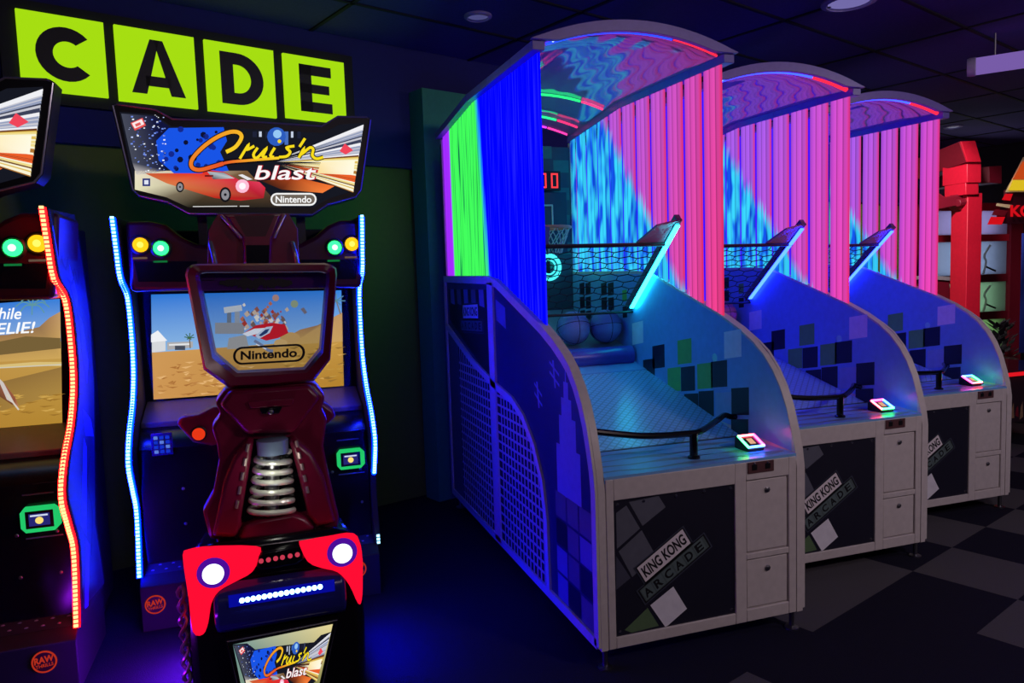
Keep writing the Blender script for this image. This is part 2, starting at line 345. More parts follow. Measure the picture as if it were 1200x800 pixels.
def machine(i, label, pink, barcol, leftcol, balls):
    org = Vector((1.14025*i, .42315*i, 0))
    root = empty('basketball_machine', org, label, 'arcade machine', 'basketball hoop machines in a row')
    outer = Vector((0, 0, 0))
    O = (0, 0, 0)
    # --- side panels
    for side in (0, 1):
        b = MB(); x0 = 0 if side == 0 else W-T
        top = PR[1:]
        b.prism(PR+[(2.39, .087)], 'x', x0, x0+T, white)
        xi, sg = (T, 1) if side == 0 else (W-T, -1)          # inner face
        e = xi+sg*.0007
        # inner laminate sheet
        inner = [(y+.02 if y < .02 else y, z-.012) for y, z in PR[2:-2]]
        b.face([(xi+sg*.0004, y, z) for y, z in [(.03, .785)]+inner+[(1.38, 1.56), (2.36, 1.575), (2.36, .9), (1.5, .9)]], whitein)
        def sq(y, z, w, h, mt, tilt=.17, k=.0008):
            c, s_ = math.cos(tilt), math.sin(tilt)
            pts = [(-w/2, -h/2), (w/2, -h/2), (w/2, h/2), (-w/2, h/2)]
            b.face([(xi+sg*k, y-(p[0]), z+p[1]+s_*p[0]) for p in pts], mt)
        for y, z, mt in ((1.157, 1.09, sqdark), (.88, 1.142, sqgreen), (.99, .98, sqgreen), (.85, 1.0, sqdark), (.69, 1.033, sqgreen), (.565, 1.057, sqdark), (.82, .86, sqdark), (.68, .893, sqdark), (.395, .946, sqdark), (.45, 1.213, sqlight), (1.40, 1.21, sqlight), (1.27, 1.0, sqdark)):
            sq(y, z, .138, .13, mt)
        sq(.53, .908, .135, .125, mat('mist square', (150, 180, 215), .4)); sq(.40, .82, .135, .08, sqdark)
        for gy in (1.75, 2.1):
            for r in range(3):
                for c in range(2): sq(gy+c*.1, 1.28+r*.095, .085, .08, sqdark, .1)
        for r in range(2): sq(1.56, 1.33+.1*r, .06, .07, sqgreen if r else sqdark, .1)
        b.lathe([(.022, 0), (.022, .0006), (.0, .0008)], (xi, .60, 1.135), (sg, 0, 0), mat('round sticker', (150, 235, 225), .4), 16)
        # outer face: printed art, lattice and frame
        xo, so = (0, -1) if side == 0 else (W, 1)
        art = mat('deep blue side art', (28, 28, 84), .4)
        ins = [(max(y, .035)+.012, z-.04) for y, z in PR[1:-2]]
        b.face([(xo+so*.0006, y, z) for y, z in [(.05, .13)]+ins+[(1.36, 1.53), (2.36, 1.545), (2.36, .13)]], art)
        k = lambda n: xo+so*(.0006+.0006*n)
        pl = mat('pale side print', (120, 130, 190), .5)
        def op(pts, mt, n=1): b.face([(k(n), y, z) for y, z in pts], mt)
        # stepped tower and biplanes
        def tw(y0, y1, z0, z1): op([(y0, z0), (y1, z0), (y1, z1), (y0, z1)], pl)
        tw(.16, .42, .62, .84); tw(.20, .38, .84, .97); tw(.24, .35, .97, 1.05); tw(.27, .32, 1.05, 1.12); op([(.288, 1.12), (.302, 1.12), (.296, 1.22)], pl)
        for (py, pz, s_) in ((.42, 1.14, 1.), (.63, 1.02, .9)):
            for dz in (-.02, .025): op([(py-.055*s_, pz+dz-.03), (py-.055*s_, pz+dz-.018), (py+.055*s_, pz+dz+.03), (py+.055*s_, pz+dz+.018)], pl)
            op([(py-.015, pz-.06), (py+.0, pz-.06), (py+.02, pz+.06), (py+.0, pz+.06)], pl, 2)
        # squares at the foot of the art
        for r in range(4):
            for c in range(3):
                y0 = .06+c*.13; z0 = .13+r*.125
                mt = (sqgrey, sqlight, sqdark)[(r*2+c*(1 if r % 2 else 2)) % 3] if r < 3 else sqgrey
                op([(y0+.006, z0+.005), (y0+.124, z0+.005), (y0+.124, z0+.118), (y0+.006, z0+.118)], mat('slate side square', (105, 110, 160), .5) if mt is sqlight else mt, 3)
        op([(1.40, 1.0), (2.3, 1.30), (2.3, 1.50), (1.40, 1.50)], mat('dark side print', (22, 24, 44), .5), 1)
        for c in range(5): op([(1.46+c*.17, 1.40-.0*c), (1.56+c*.17, 1.41), (1.57+c*.17, 1.5), (1.47+c*.17, 1.5)], sqgrey if c % 2 else mat('slate side square', (105, 110, 160), .5), 2)
        op([(1.08, 1.30), (1.24, 1.34), (1.24, 1.45), (1.08, 1.41)], mat('slate side square', (105, 110, 160), .5), 2)
        if side == 0: logo(b, (k(2), 2.0, 1.235), (0, -.5, .02), (0, 0, .17), (-1, 0, 0))
        # lattice field (white grid) below the curve
        curve = [(.55, .13), (.56, .45), (.60, .62), (.70, .77), (.84, .88), (1.0, .94), (1.317, .985), (1.75, 1.07), (2.36, 1.25)]
        cz = lambda y: next((a[1]+(c[1]-a[1])*(y-a[0])/(c[0]-a[0]) for a, c in zip(curve[1:], curve[2:]) if a[0] <= y <= c[0]), .13)
        b.face([(k(4), y, z) for y, z in [(.55, .13)]+curve[1:]+[(2.36, .13)]], mat('black lattice backing', (10, 10, 18), .7))
        lat = mat('white lattice', (190, 185, 190), .5)
        # right before rear of the field the panel is plain
        y = .60
        while y < 2.08:
            if not 1.25 < y < 1.39: b.box(min(k(5), k(8)), max(k(5), k(8)), y-.006, y+.006, .13, cz(y)-.01, lat)
            y += .05
        z = .18
        while z < 1.06:
            ys = next((yy/200 for yy in range(112, 472) if cz(yy/200) > z), None)
            if ys and ys < 2.08:
                b.box(min(k(5), k(8)), max(k(5), k(8)), ys, 2.08, z-.006, z+.006, lat)
            z += .05
        op([(2.08, .13), (2.36, .13), (2.36, 1.24), (2.08, 1.16)], sqgrey, 6)
        a0, a1 = min(xo, xo+so*.012), max(xo, xo+so*.012)
        b.ribbon(curve, .04, 'x', a0, a1, white)
        b.box(a0, a1, 1.27, 1.37, .1, 1.54, white)
        rim = [(.022, .10)]+[(y+.022, z-.004) for y, z in PR[1:8]]+[(y+.006, z-.02) for y, z in PR[8:-2]]+[(1.385, 1.555), (2.37, 1.568), (2.37, .11), (.022, .11)]
        b.ribbon(rim, .042, 'x', a0, a1, white)
        b.build('side_panel', root, .003)
    # --- front cabinet
    b = MB()
    fx = lambda x, y: onp(x, y, (0, 1, 0), 0)
    b.box(T, W-T, .015, .3, .10, .765, white)
    def fr(x0, x1, z0, z1): b.box(x0, x1, 0, .02, z0, z1, white)
    fr(T+.003, .066, .087, .77); fr(.618, .672, .087, .77); fr(.884, W-T-.003, .087, .77)
    fr(.066, .618, .685, .77); fr(.066, .618, .087, .133); fr(.672, .884, .693, .77); fr(.672, .884, .355, .381); fr(.672, .884, .087, .14)
    b.build('front_cabinet', root, .003)
    b = MB(); b.box(T, W-T, 1.2, 2.36, .10, .16, white); b.build('base_sheet', root)
    b = MB(); b.box(.066, .618, .008, .014, .133, .685, darkp)
    fp = lambda x, y, n=1: ony(x, y, .008-.0004*n)
    X0, X1, Z0, Z1 = .068, .616, .135, .683
    def clip(pts):
        for ax, lim, sgn in ((0, X0, 1), (0, X1, -1), (2, Z0, 1), (2, Z1, -1)):
            out = []
            for p, q in zip(pts, pts[1:]+pts[:1]):
                ip, iq = (p[ax]-lim)*sgn >= 0, (q[ax]-lim)*sgn >= 0
                if ip: out.append(p)
                if ip != iq: out.append(p+(q-p)*((lim-p[ax])/(q[ax]-p[ax])))
            pts = out
            if not pts: return pts
        return pts
    for pts, mt in (([(722, 601), (734, 592), (750, 619), (723, 643)], sqgrey), ([(737, 588), (772, 581), (780, 594), (753, 616)], sqgrey), ([(725, 646), (752, 621), (768, 650), (741, 676)], sqgrey), ([(722, 651), (739, 677), (722, 691)], mat('slate square', (70, 72, 90), .5)),
                    ([(762, 709), (789, 687), (805, 713), (780, 735)], sqlight), ([(732, 738), (759, 712), (772, 733), (740, 741)], mat('dim green square', (92, 120, 84), .5))):
        q = clip([fp(x, y) for x, y in pts])
        if q: b.face(q, mt)
    logo(b, ony(756.5, 707, .006), Vector((.305, 0, .19)), Vector((-.05, 0, .085))*1.55, (0, -1, 0))
    for x, z in ((.085, .664), (.2, .667), (.345, .669), (.475, .671), (.60, .668), (.085, .15), (.60, .15)):
        b.lathe([(.007, 0), (.006, .003), (.001, .004)], (x, .008, z), (0, -1, 0), chrome, 10)
    b.build('front_panel', root)
    for z0, z1 in ((.381, .693), (.14, .355)):
        b = MB(); b.box(.677, .879, .006, .02, z0+.005, z1-.005, white); d = b.build('door', root, .003)
        b = MB(); b.lathe([(.012, 0), (.012, .006), (.007, .008), (.007, .011), (.001, .012)], (.778, .006, z1-.05), (0, -1, 0), steel, 12); b.build('lock', d)
    b = MB(); b.box(.679, .806, -.004, .004, .722, .768, mat('maroon coin plate', (92, 60, 62), .35))
    for x in (.71, .775):
        b.box(x-.012, x+.012, -.006, 0, .735, .758, black); b.lathe([(.006, 0), (.004, .003), (.001, .004)], (x, -.004, .76), (0, -1, 0), chrome, 8)
    b.build('coin_plate', root)
    # --- shelf, ramp, rear trough, roll
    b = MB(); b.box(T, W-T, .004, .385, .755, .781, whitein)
    swirl = mat('shelf print', (120, 130, 150), .3)
    for kx in range(4): b.face([(x, y+.012*math.sin(x*21+kx), .7816) for x, y in [(T+.01+j*.087, .05+kx*.085+.01*math.sin(j*1.3)) for j in range(11)]]+[(x, y+.022+.012*math.sin(x*17+kx), .7816) for x, y in [(T+.01+j*.087, .05+kx*.085) for j in range(10, -1, -1)]], swirl)
    b.box(T, W-T, .385, .398, .755, .783, black)
    b.build('control_shelf', root)
    b = MB(); rp = plate_mat('treaded ramp sheet', (134, 184, 232), 16, .5, .3)  # ramp colour carries the blue of the LED light falling on it
    b.hexa([(T, .40, .76), (W-T, .40, .76), (W-T, 1.30, .975), (T, 1.30, .975), (T, .40, .785), (W-T, .40, .785), (W-T, 1.30, 1.0), (T, 1.30, 1.0)], rp)
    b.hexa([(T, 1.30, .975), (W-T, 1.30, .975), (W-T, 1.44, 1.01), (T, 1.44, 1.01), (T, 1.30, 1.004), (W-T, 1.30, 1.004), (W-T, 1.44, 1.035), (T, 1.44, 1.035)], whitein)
    b.build('ramp', root)
    b = MB(); b.hexa([(T, 1.44, 1.06), (W-T, 1.44, 1.06), (W-T, 2.34, 1.30), (T, 2.34, 1.30), (T, 1.44, 1.085), (W-T, 1.44, 1.085), (W-T, 2.34, 1.325), (T, 2.34, 1.325)], mat('trough sheet', (120, 130, 150), .4))
    b.build('ball_trough', root)
    b = MB(); b.tube([(T+.02, 1.46, 1.075), (W-T-.02, 1.46, 1.075)], .058, mat('blue vinyl roll', (60, 70, 175), .3), 20); b.build('padded_roll', root)
    # --- back wall with scoring board
    b = MB(); b.box(0, W, 2.36, 2.39, 1.15, 2.46, mat('rear board', (60, 84, 96), .4))
    for r in range(9):
        for c in range(7):
            if (r+c) % 2: b.face([(.05+c*.125+dx, 2.3594, 1.62+r*.095+dz) for dx, dz in ((0, 0), (.115, 0), (.115, .085), (0, .085))], (sqdark, mat('teal square', (60, 130, 120), .4))[(r*3+c) % 2])
    b.build('back_wall', root)
    bb = MB(); bb.box(.42, .86, 2.28, 2.305, 1.72, 2.14, mat('smoked board', (40, 52, 80), .25)); bb.ribbon([(.55, 1.88), (.55, 2.05), (.75, 2.05), (.75, 1.88), (.55, 1.88)], .012, 'y', 2.274, 2.28, white)
    B = bb.build('backboard', root, .003)
    h = MB(); h.tube([(.655+.145*math.cos(a), 2.12+.145*math.sin(a), 1.885) for a in [2*math.pi*j/28 for j in range(28)]], .011, mat('orange hoop rim', (235, 130, 110), .35), 8, True); h.box(.61, .70, 2.25, 2.285, 1.86, 1.91, steel)
    H = h.build('hoop', root)
    h = MB()
    for j in range(12):
        for sg in (1, -1):
            pts = [(.655+r*math.cos(2*math.pi*j/12+sg*q), 2.12+r*math.sin(2*math.pi*j/12+sg*q), z) for r, q, z in ((.145, 0, 1.885), (.125, .26, 1.83), (.10, .52, 1.77), (.085, .78, 1.71))]
            h.tube(pts, .0035, mat('white cord', (210, 205, 205), .7), 5)
    h.build('hoop_net', H)
    h = MB(); h.box(.62, .81, 2.26, 2.30, 2.15, 2.28, black)
    seg = emat('red digits', (255, 60, 70), 1.3)
    for xx in (.655, .74):
        for (x0, x1, z0, z1) in ((0, .05, 2.255, 2.265), (0, .05, 2.165, 2.175), (0, .01, 2.165, 2.265), (.04, .05, 2.165, 2.265)): h.box(xx+x0, xx+x1, 2.256, 2.26, z0, z1, seg)
    h.build('score_display', root)
    h = MB(); n = 24
    h.tube([(.735+.082*math.cos(2*math.pi*j/n), 2.335, 1.627+.082*math.sin(2*math.pi*j/n)) for j in range(n)], .014, emat('cyan ring light', (70, 235, 245), 1.6), 8, True)
    h.tube([(.735+.05*math.cos(2*math.pi*j/n), 2.335, 1.627+.05*math.sin(2*math.pi*j/n)) for j in range(n)], .006, emat('cyan ring light', (70, 235, 245), 1.6), 6, True)
    h.box(.725, .745, 2.335, 2.36, 1.56, 1.70, black)
    h.build('ring_light', root)
    # --- slats
    ml = slatmat('left LED wall', 'left', leftcol, 1.25, i); mr = slatmat('right LED wall', 'right', pink, 1.0, i)
    for side in (0, 1):
        for s_ in range(11):
            y0 = SLAT0+s_*SLATP; y1 = min(y0+(SLATW if side else .171), 2.355)
            if y1-y0 < .05: continue
            b = MB(); xc = .018 if side == 0 else W-.018
            prof = []; nseg = 12
            for q in range(nseg+1):
                t = q/nseg; prof.append((xc-.003-.004*abs(math.sin(math.pi*t*3)), y0+(y1-y0)*t))
            for q in range(nseg, -1, -1):
                t = q/nseg; prof.append((xc+.003+.004*abs(math.sin(math.pi*t*3)), y0+(y1-y0)*t))
            b.loft([(x, y, prz(y)-.002) for x, y in prof], [(x, y, rfz(y)) for x, y in prof], ml if side == 0 else mr)
            b.build('light_slat', root)
    for x0 in (.003, W-.03):
        b = MB(); b.box(x0, x0+.027, 2.355, 2.385, 1.58, 2.49, white); b.build('cage_post', root)
    # --- roof
    b = MB(); nx = 24; ys = [.50, .8, 1.2, 1.6, 2.0, 2.40]
    vs = []; fs = []
    for y in ys:
        for j in range(nx+1): x = -.012+(W+.024)*j/nx; vs.append((x, y, rfz(y)+.03+max(0, arcx(x))))
    for a in range(len(ys)-1):
        for j in range(nx): fs.append((a*(nx+1)+j, a*(nx+1)+j+1, (a+1)*(nx+1)+j+1, (a+1)*(nx+1)+j))
    b.add(vs, fs, vault); r_ = b.build('roof_vault', root); sm = r_.modifiers.new('s', 'SOLIDIFY'); sm.thickness = .008
    for x0, x1 in ((-.027, .03), (W-.03, W+.027)):
        b = MB()
        for ya, yb in zip(ys[:-1], ys[1:]):
            b.hexa([(x0, ya, rfz(ya)-.005), (x1, ya, rfz(ya)-.005), (x1, yb, rfz(yb)-.005), (x0, yb, rfz(yb)-.005), (x0, ya, rfz(ya)+.035), (x1, ya, rfz(ya)+.035), (x1, yb, rfz(yb)+.035), (x0, yb, rfz(yb)+.035)], mat('roof rail', (116, 104, 190), .35))  # violet LED light put into the rail colour
        b.build('roof_rail', root, .003)
    b = MB(); top = []; bot = []
    for j in range(nx+1):
        x = -.035+(W+.07)*j/nx; a = max(-.012, arcx(x)); e = min(1, min(x+.035, W+.035-x)/.12)
        top.append((x, rfz(.5)+.052+a)); bot.append((x, rfz(.5)+.047-.044*e+a))
    b.prism(top+bot[::-1], 'y', .478, .505, mat('roof fascia', (128, 112, 196), .35)); b.build('roof_fascia', root, .002)  # white fascia with the violet LED light painted into its colour
    # LED strip under the front lip
    b = MB()
    pth = lambda a0, a1: [(x, .53, rfz(.53)+.012+arcx(x)) for x in [W*(a0+(a1-a0)*j/10) for j in range(11)]]
    b.tube(pth(.05, .70), .006 if i == 0 else .010, emat('blue roof strip %d' % i, (20, 50, 255) if i == 0 else barcol, 3.5 if i == 0 else 7.), 6); b.tube(pth(.71, .95), .005 if i == 0 else .013, emat('red roof strip', (255, 40, 70), 1.4), 6)
    for j in range(40):
        x = W*(.08+.56*j/39); b.box(x-.0035, x+.0035, .515, .522, rfz(.53)+.010+arcx(x), rfz(.53)+.018+arcx(x), emat('pale LED', (190, 225, 255), 2.))
    b.build('glow_strip', root)
    for yy, (ca, cb) in ((1.75, ((40, 255, 120), (255, 60, 120))), (2.15, ((40, 255, 140), (255, 50, 110))), (2.33, ((220, 60, 255), (255, 60, 160)))):  # coloured reflections in the roof, built as glowing arcs
        b = MB()
        for a0, a1, cc in ((.06, .78, ca), (.79, .94, cb)):
            b.tube([(x, yy, rfz(yy)+.012+arcx(x)) for x in [W*(a0+(a1-a0)*j/10) for j in range(11)]], .007, emat('roof glint arc %d %d %d' % cc, cc, 1.6), 6)
        b.build('glow_strip', root)
    # --- net and posts
    A = Vector((0, 1.46, 1.345)); Z = Vector((0, .88, 1.83)); dv = (Z-A).normalized(); nv = Vector((0, -dv.z, dv.y))
    bar = emat('LED bar %d' % i, (20, 40, 255) if i else (30, 212, 240), 30. if i else 18.)
    for x0 in (T+.002, W-T-.034):
        b = MB(); p = [A, Z]; t0, t1 = nv*-.0, nv*-.045
        q = lambda s_, x, d: Vector((x, s_.y, s_.z))+d
        b.hexa([q(A, x0, t0), q(A, x0+.032, t0), q(A, x0+.032, t1), q(A, x0, t1), q(Z, x0, t0), q(Z, x0+.032, t0), q(Z, x0+.032, t1), q(Z, x0, t1)], mat('post paint', (90, 90, 105), .4))
        po = b.build('net_post', root, .002)
        b = MB(); f0, f1 = nv*.001, nv*.009
        A2, Z2 = A+dv*.03, Z-dv*.03
        b.hexa([q(A2, x0+.004, f0), q(A2, x0+.028, f0), q(A2, x0+.028, f1), q(A2, x0+.004, f1), q(Z2, x0+.004, f0), q(Z2, x0+.028, f0), q(Z2, x0+.028, f1), q(Z2, x0+.004, f1)], bar)
        b.build('light_bar', po)
    RAIL = Vector((0, 1.02, 1.715)); cord = mat('black net cord', (16, 18, 28), .7)
    b = MB(); b.tube([(T, RAIL.y, RAIL.z), (W-T, RAIL.y, RAIL.z)], .011, black, 8); b.build('net_rod', root)
    b = MB(); b.tube([(T, A.y, A.z-.01), (W-T, A.y, A.z-.01)], .008, black, 8); b.build('net_rod', root)
    b = MB(); Ln = (A-RAIL).length; nd = (A-RAIL).normalized()
    cw, ch = .0525, Ln/11
    def node(c, r, up_):
        x = T+.015+c*cw; t = r*ch+(ch*.33 if up_ else 0); sag = .03*math.sin(math.pi*min(1, t/Ln))*math.sin(math.pi*(x/W))
        return Vector((x, RAIL.y, RAIL.z))+nd*min(t, Ln)-nv*(-sag)*-1
    nc = int((W-2*T-.02)/cw)
    for r in range(11):
        for c in range(nc+1):
            if (r+c) % 2 == 0:
                a = node(c, r, True); e = node(c, r+1, False)
                b.tube([a, e], .0028, cord, 4)
                if r < 10:
                    for dc in (-1, 1):
                        if 0 <= c+dc <= nc: b.tube([e, node(c+dc, r+1, True)], .0028, cord, 4)
    b.build('net', root)
    flap = mat('maroon flap', (150, 110, 120), .45)
    for sg, xe in ((1, T), (-1, W-T)):
        b = MB(); P0, P1 = RAIL, RAIL+(Z-RAIL)*1.0
        pts = [(xe, P0.y, P0.z), (xe+sg*.195, P0.y, P0.z+.004), (xe+sg*.15, P1.y, P1.z-.03), (xe, P1.y, P1.z)]
        b.loft([Vector(p)-nv*.004 for p in pts], [Vector(p)-nv*.016 for p in pts], flap)
        b.build('corner_flap', root)
    # --- hand rail and swipe reader
    b = MB(); b.tube(spline([(T, .10, .945), (.25, .10, .905), (.47, .12, .888), (.55, .14, .889), (.70, .25, .90), (.82, .37, .893), (.88, .41, .875), (W-T, .43, .868)], 5), .0135, blackgl, 10)
    b.lathe([(.026, 0), (.026, .008), (.017, .012), (.017, .105), (.001, .106)], (.50, .12, .781), (0, 0, 1), blackgl, 16); b.build('hand_rail', root)
    b = MB(); c = Vector((.80, .155, .781))
    w2 = .042
    prof = [(-.05, 0), (.05, 0), (.05, .052), (.028, .052), (-.05, .016)]
    b.loft([(c.x-w2, c.y+y, c.z+z) for y, z in prof], [(c.x+w2, c.y+y, c.z+z) for y, z in prof], black)
    cr = b.build('card_reader', root, .006)
    b = MB(); sl = Vector((0, .078, .036)); sn = Vector((0, -.036, .078)).normalized()
    o0 = c+Vector((0, -.05, .016))+sn*.002
    q = lambda a, t, k=0.: o0+Vector((a*w2, 0, 0))+sl*t+sn*k
    b.face([q(-.8, .12), q(.8, .12), q(.8, .9), q(-.8, .9)], blackgl); b.face([q(-.3, .3, .001), q(.4, .3, .001), q(.4, .75, .001), q(-.3, .75, .001)], emat('reader screen', (250, 190, 150), .8)); b.build('screen', cr)
    b = MB()
    cols = [((60, 255, 120), (-1, 0), (-1, 1)), ((255, 80, 90), (-1, 1), (1, 1)), ((255, 60, 160), (1, 1), (1, 0)), ((60, 120, 255), (1, 0), (-1, 0))]
    for jj in range(4):
        cc, p0, p1 = cols[jj]; cc = cols[(jj+i) % 4][0]
        b.tube([q(p0[0]*.95, p0[1]*.95+.02, .004), q((p0[0]+p1[0])*.475, (p0[1]+p1[1])*.475+.02, .004), q(p1[0]*.95, p1[1]*.95+.02, .004)], .005, emat('reader glow %d' % ((jj+i) % 4), cc, 14.), 6)
    b.build('light_ring', cr)
    # --- legs
    for lx in (.03, W-.03):
        for ly in (.035, D-.06):
            b = MB(); b.lathe([(.03, 0), (.03, .006), (.011, .012), (.011, .10), (.001, .101)], (lx, ly, 0), (0, 0, 1), steel, 14); b.build('leg', root)
    for bx, by, bz, bl in balls:
        b = MB((bx, by, bz)); bc = mat('blue-lit basketball rubber', (110, 130, 190), .5, bump=.2, scale=160) if i == 0 else mat('pink-lit basketball rubber', (190, 90, 150), .5, bump=.2, scale=160)  # blue and pink machine light put into the rubber colours
        b.ball((bx, by, bz), .103, bc); seam = mat('ball seam', (20, 24, 40), .6)
        for ax in range(3):
            ring = []
            for j in range(28):
                a = 2*math.pi*j/28; cs, sn_ = math.cos(a)*.1025, math.sin(a)*.1025
                v = Vector(((cs, sn_, 0), (0, cs, sn_), (cs, 0, sn_))[ax]); v.rotate(Matrix.Rotation(.5+bx, 3, 'X')); ring.append(Vector((bx, by, bz))+v)
            b.tube(ring, .0022, seam, 5, True)
        bo = b.build('basketball'); bo.location = org+Vector((bx, by, bz)); tag(bo, bl, 'ball', 'basketballs behind the padded rolls')
    return root

machine(0, 'nearest basketball hoop machine, deep blue outer wall, cyan bar beside its net', (226, 88, 180), (70, 110, 255), (0, 0, 255),
        [(.600, 1.612, 1.245, 'blue-lit basketball, left one of the pair below the net of the nearest hoop machine'), (.815, 1.612, 1.245, 'blue-lit basketball, right one of the pair below the net of the nearest hoop machine')])
machine(1, 'middle one of the three basketball hoop machines, violet-pink slats and blue bar', (196, 84, 214), (30, 50, 255), (40, 10, 255),
        [(.80, 1.612, 1.245, 'pink-lit basketball in the trough of the middle hoop machine')])
machine(2, 'farthest basketball hoop machine, magenta slats, standing next to the red gate', (216, 76, 206), (30, 50, 255), (60, 10, 255), [])

# ------------------------------------------------------------------ racing cabinets
XL, XR, XC = -1.79, -.70, -1.245
SP = [(1.15, 1.885), (1.19, 1.74), (1.235, 1.62), (1.385, 1.535), (1.42, 1.37), (1.40, 1.18), (1.30, 1.03), (1.15, .91), (1.075, .79), (1.135, .66), (1.19, .53), (1.13, .25)]
def art(pic, small=False):
    """the racing poster, drawn in the marquee's own photo coordinates"""
    R = random.Random(3)
    P = pic
    P.poly([(140, 131), (181, 134), (201, 148), (290, 151), (379, 156), (397, 146), (426, 144), (413, 224), (384, 233), (367, 243), (221, 243), (195, 231), (158, 222)], (22, 24, 34), 0)
    # lower road blur, night sky on the left
    P.poly([(158, 200), (290, 200), (330, 243), (221, 243), (195, 231), (158, 222)], [(236, 226, 200), (120, 90, 60), (40, 34, 30), (40, 38, 30), (120, 110, 90), (230, 225, 190)], 1)
    P.poly([(142, 133), (180, 136), (198, 148), (195, 200), (160, 205), (155, 190)], [(70, 74, 90), (20, 22, 60), (16, 20, 60), (14, 20, 60), (205, 200, 200), (70, 74, 90)], 1)
    P.poly([(186, 188), (183, 165), (198, 150), (262, 149), (266, 165), (258, 178), (268, 200), (240, 203), (205, 204)], (24, 84, 230), 2)
    for k in range(26): 
        a, c = R.uniform(190, 262), R.uniform(150, 198); P.disc(a, c, R.uniform(1.5, 4), (20, 40, 140) if k % 3 else (14, 18, 50), 2.5, 7)
    for k in range(60 if small else 110):
        a, c = R.uniform(146, 194), R.uniform(133, 200)
        if a < 146+(c-133)*.2: continue
        w = R.uniform(.6, 1.8); P.rect(a, c, a+w*1.5, c+w, R.choice([(240, 245, 255), (190, 205, 255), (120, 150, 240), (70, 90, 180)]), 2.6)
    P.poly([(153, 144), (167, 138), (171, 147), (158, 153)], (235, 80, 80), 3); P.poly([(154.5, 144.5), (166, 139.5), (169, 145.5), (158, 150.5)], (250, 235, 235), 3.2); P.poly([(158, 145.5), (164, 143), (165.5, 146), (159.5, 148.5)], (225, 90, 90), 3.4)
    P.rect(167, 209, 176, 218, (30, 44, 120), 3); P.rect(169, 211, 174, 216, (225, 230, 245), 3.3)
    # streaks on the right converging to a point
    vx, vy = 318, 190
    for k in range(44):
        t = k/43; ey = 147+t*78; ex = 426-(t*12)
        w = R.uniform(.5, 2.2); c = R.choice([(240, 240, 245), (150, 160, 190), (60, 66, 90), (200, 200, 210)]) if t < .45 else R.choice([(250, 245, 215), (240, 220, 140), (225, 190, 90), (180, 120, 50), (110, 60, 30)])
        if .75 < t < .85: c = (236, 96, 40)
        s0 = R.uniform(.05, .45); P.poly([(vx+(ex-vx)*s0, vy+(ey-vy)*s0), (ex, ey-w), (ex, ey+w)], c, 2+k*.01)
    P.poly([(376, 190), (416, 188), (414, 205), (372, 203)], [(255, 235, 180), (255, 252, 225), (255, 250, 230), (250, 220, 150)], 2.7)
    P.poly([(404, 168), (414, 176), (405, 181), (398, 177)], (240, 70, 90), 2.8)
    P.poly([(306, 212), (344, 207), (392, 218), (378, 226), (330, 222)], [(60, 30, 20), (170, 70, 30), (250, 120, 50), (250, 130, 60), (90, 40, 24)], 2.7)
    for q in range(8):
        xx = 296+q*7.5; P.rect(xx, 154, xx+R.uniform(2, 5), 154+R.uniform(4, 16), R.choice([(30, 34, 56), (52, 60, 90), (200, 210, 230), (70, 110, 190)]), 2.6)
    P.disc(324, 160, 11, (44, 92, 190), 2.65); P.disc(325, 157, 5, (150, 200, 245), 2.7)
    # red car
    P.poly([(170, 203), (212, 203), (236, 203), (244, 199), (262, 201), (281, 211), (304, 213), (311, 220), (309, 232), (282, 235), (252, 232), (232, 226), (196, 215)], [(200, 90, 50), (220, 56, 36), (228, 52, 36), (200, 40, 40), (200, 50, 60), (214, 40, 70), (226, 60, 90), (220, 40, 60), (170, 30, 40), (200, 40, 40), (190, 36, 26), (190, 50, 30), (220, 120, 70)], 4)
    P.poly([(243, 201), (262, 202), (275, 209), (250, 210)], [(170, 180, 190), (120, 130, 140), (190, 200, 205), (70, 70, 80)], 4.3)
    P.disc(284, 218, 8, (255, 190, 215), 4.4); P.disc(284, 218, 4, (255, 250, 255), 4.5)
    for x, y, r in ((264, 228, 8.5), (211, 219, 6)): P.disc(x, y, r*.8, (20, 20, 24), 4.5, 16, r*1.05); P.disc(x, y, r*.55, (140, 140, 146), 4.6, 16, r*.75); P.disc(x, y, r*.2, (30, 30, 36), 4.7, 10)
    P.rect(240, 205, 250, 207, (110, 20, 20), 4.4)
    P.stroke([(226, 242), (278, 241.5)], .9, (225, 225, 225), 4.4); P.stroke([(281, 241.5), (292, 241.5)], .9, (225, 225, 225), 4.4)
    # script lettering: one big looping C, then the small letters
    Cs = spline([(265, 178), (276, 172), (283, 161), (279, 155), (268, 155), (252, 162), (236, 174), (225, 187), (225, 196), (234, 199), (250, 195), (268, 190), (290, 188), (327, 185)], 6)
    P.stroke(Cs[::-1], 7, (16, 12, 20), 5); P.stroke(Cs[:-14][::-1], 4.6, [(232, 84, 40), (250, 214, 40)], 5.5); P.stroke(Cs[-15:], 3.2, [(232, 84, 40), (250, 214, 40)], 5.4)
    for st in ([(281, 186), (287, 176), (291, 170), (290, 175), (298, 171)], [(302, 173), (297, 181), (301, 185), (312, 174), (308, 183), (313, 184)], [(322, 173), (317, 182), (321, 184)], [(345, 171), (336, 173), (340, 178), (336, 183), (327, 184)], [(357.5, 162), (351, 172)], [(350, 185), (356, 174), (354, 180), (363, 173), (367, 175), (366, 182), (371, 186), (379, 184)]):
        s_ = spline(st, 4); P.stroke(s_, 5.4, (16, 12, 20), 5); P.stroke(s_, 3.2, (248, 220, 30), 5.6)
    P.disc(327.5, 165.5, 2.2, (248, 220, 30), 5.6)
    P.text('blast', 297.5, 193.5, 369.5, 211, (196, 30, 50), 5.0, .03, .3); P.text('blast', 298, 194, 368, 210.5, (250, 248, 248), 5.4, .012, .3)
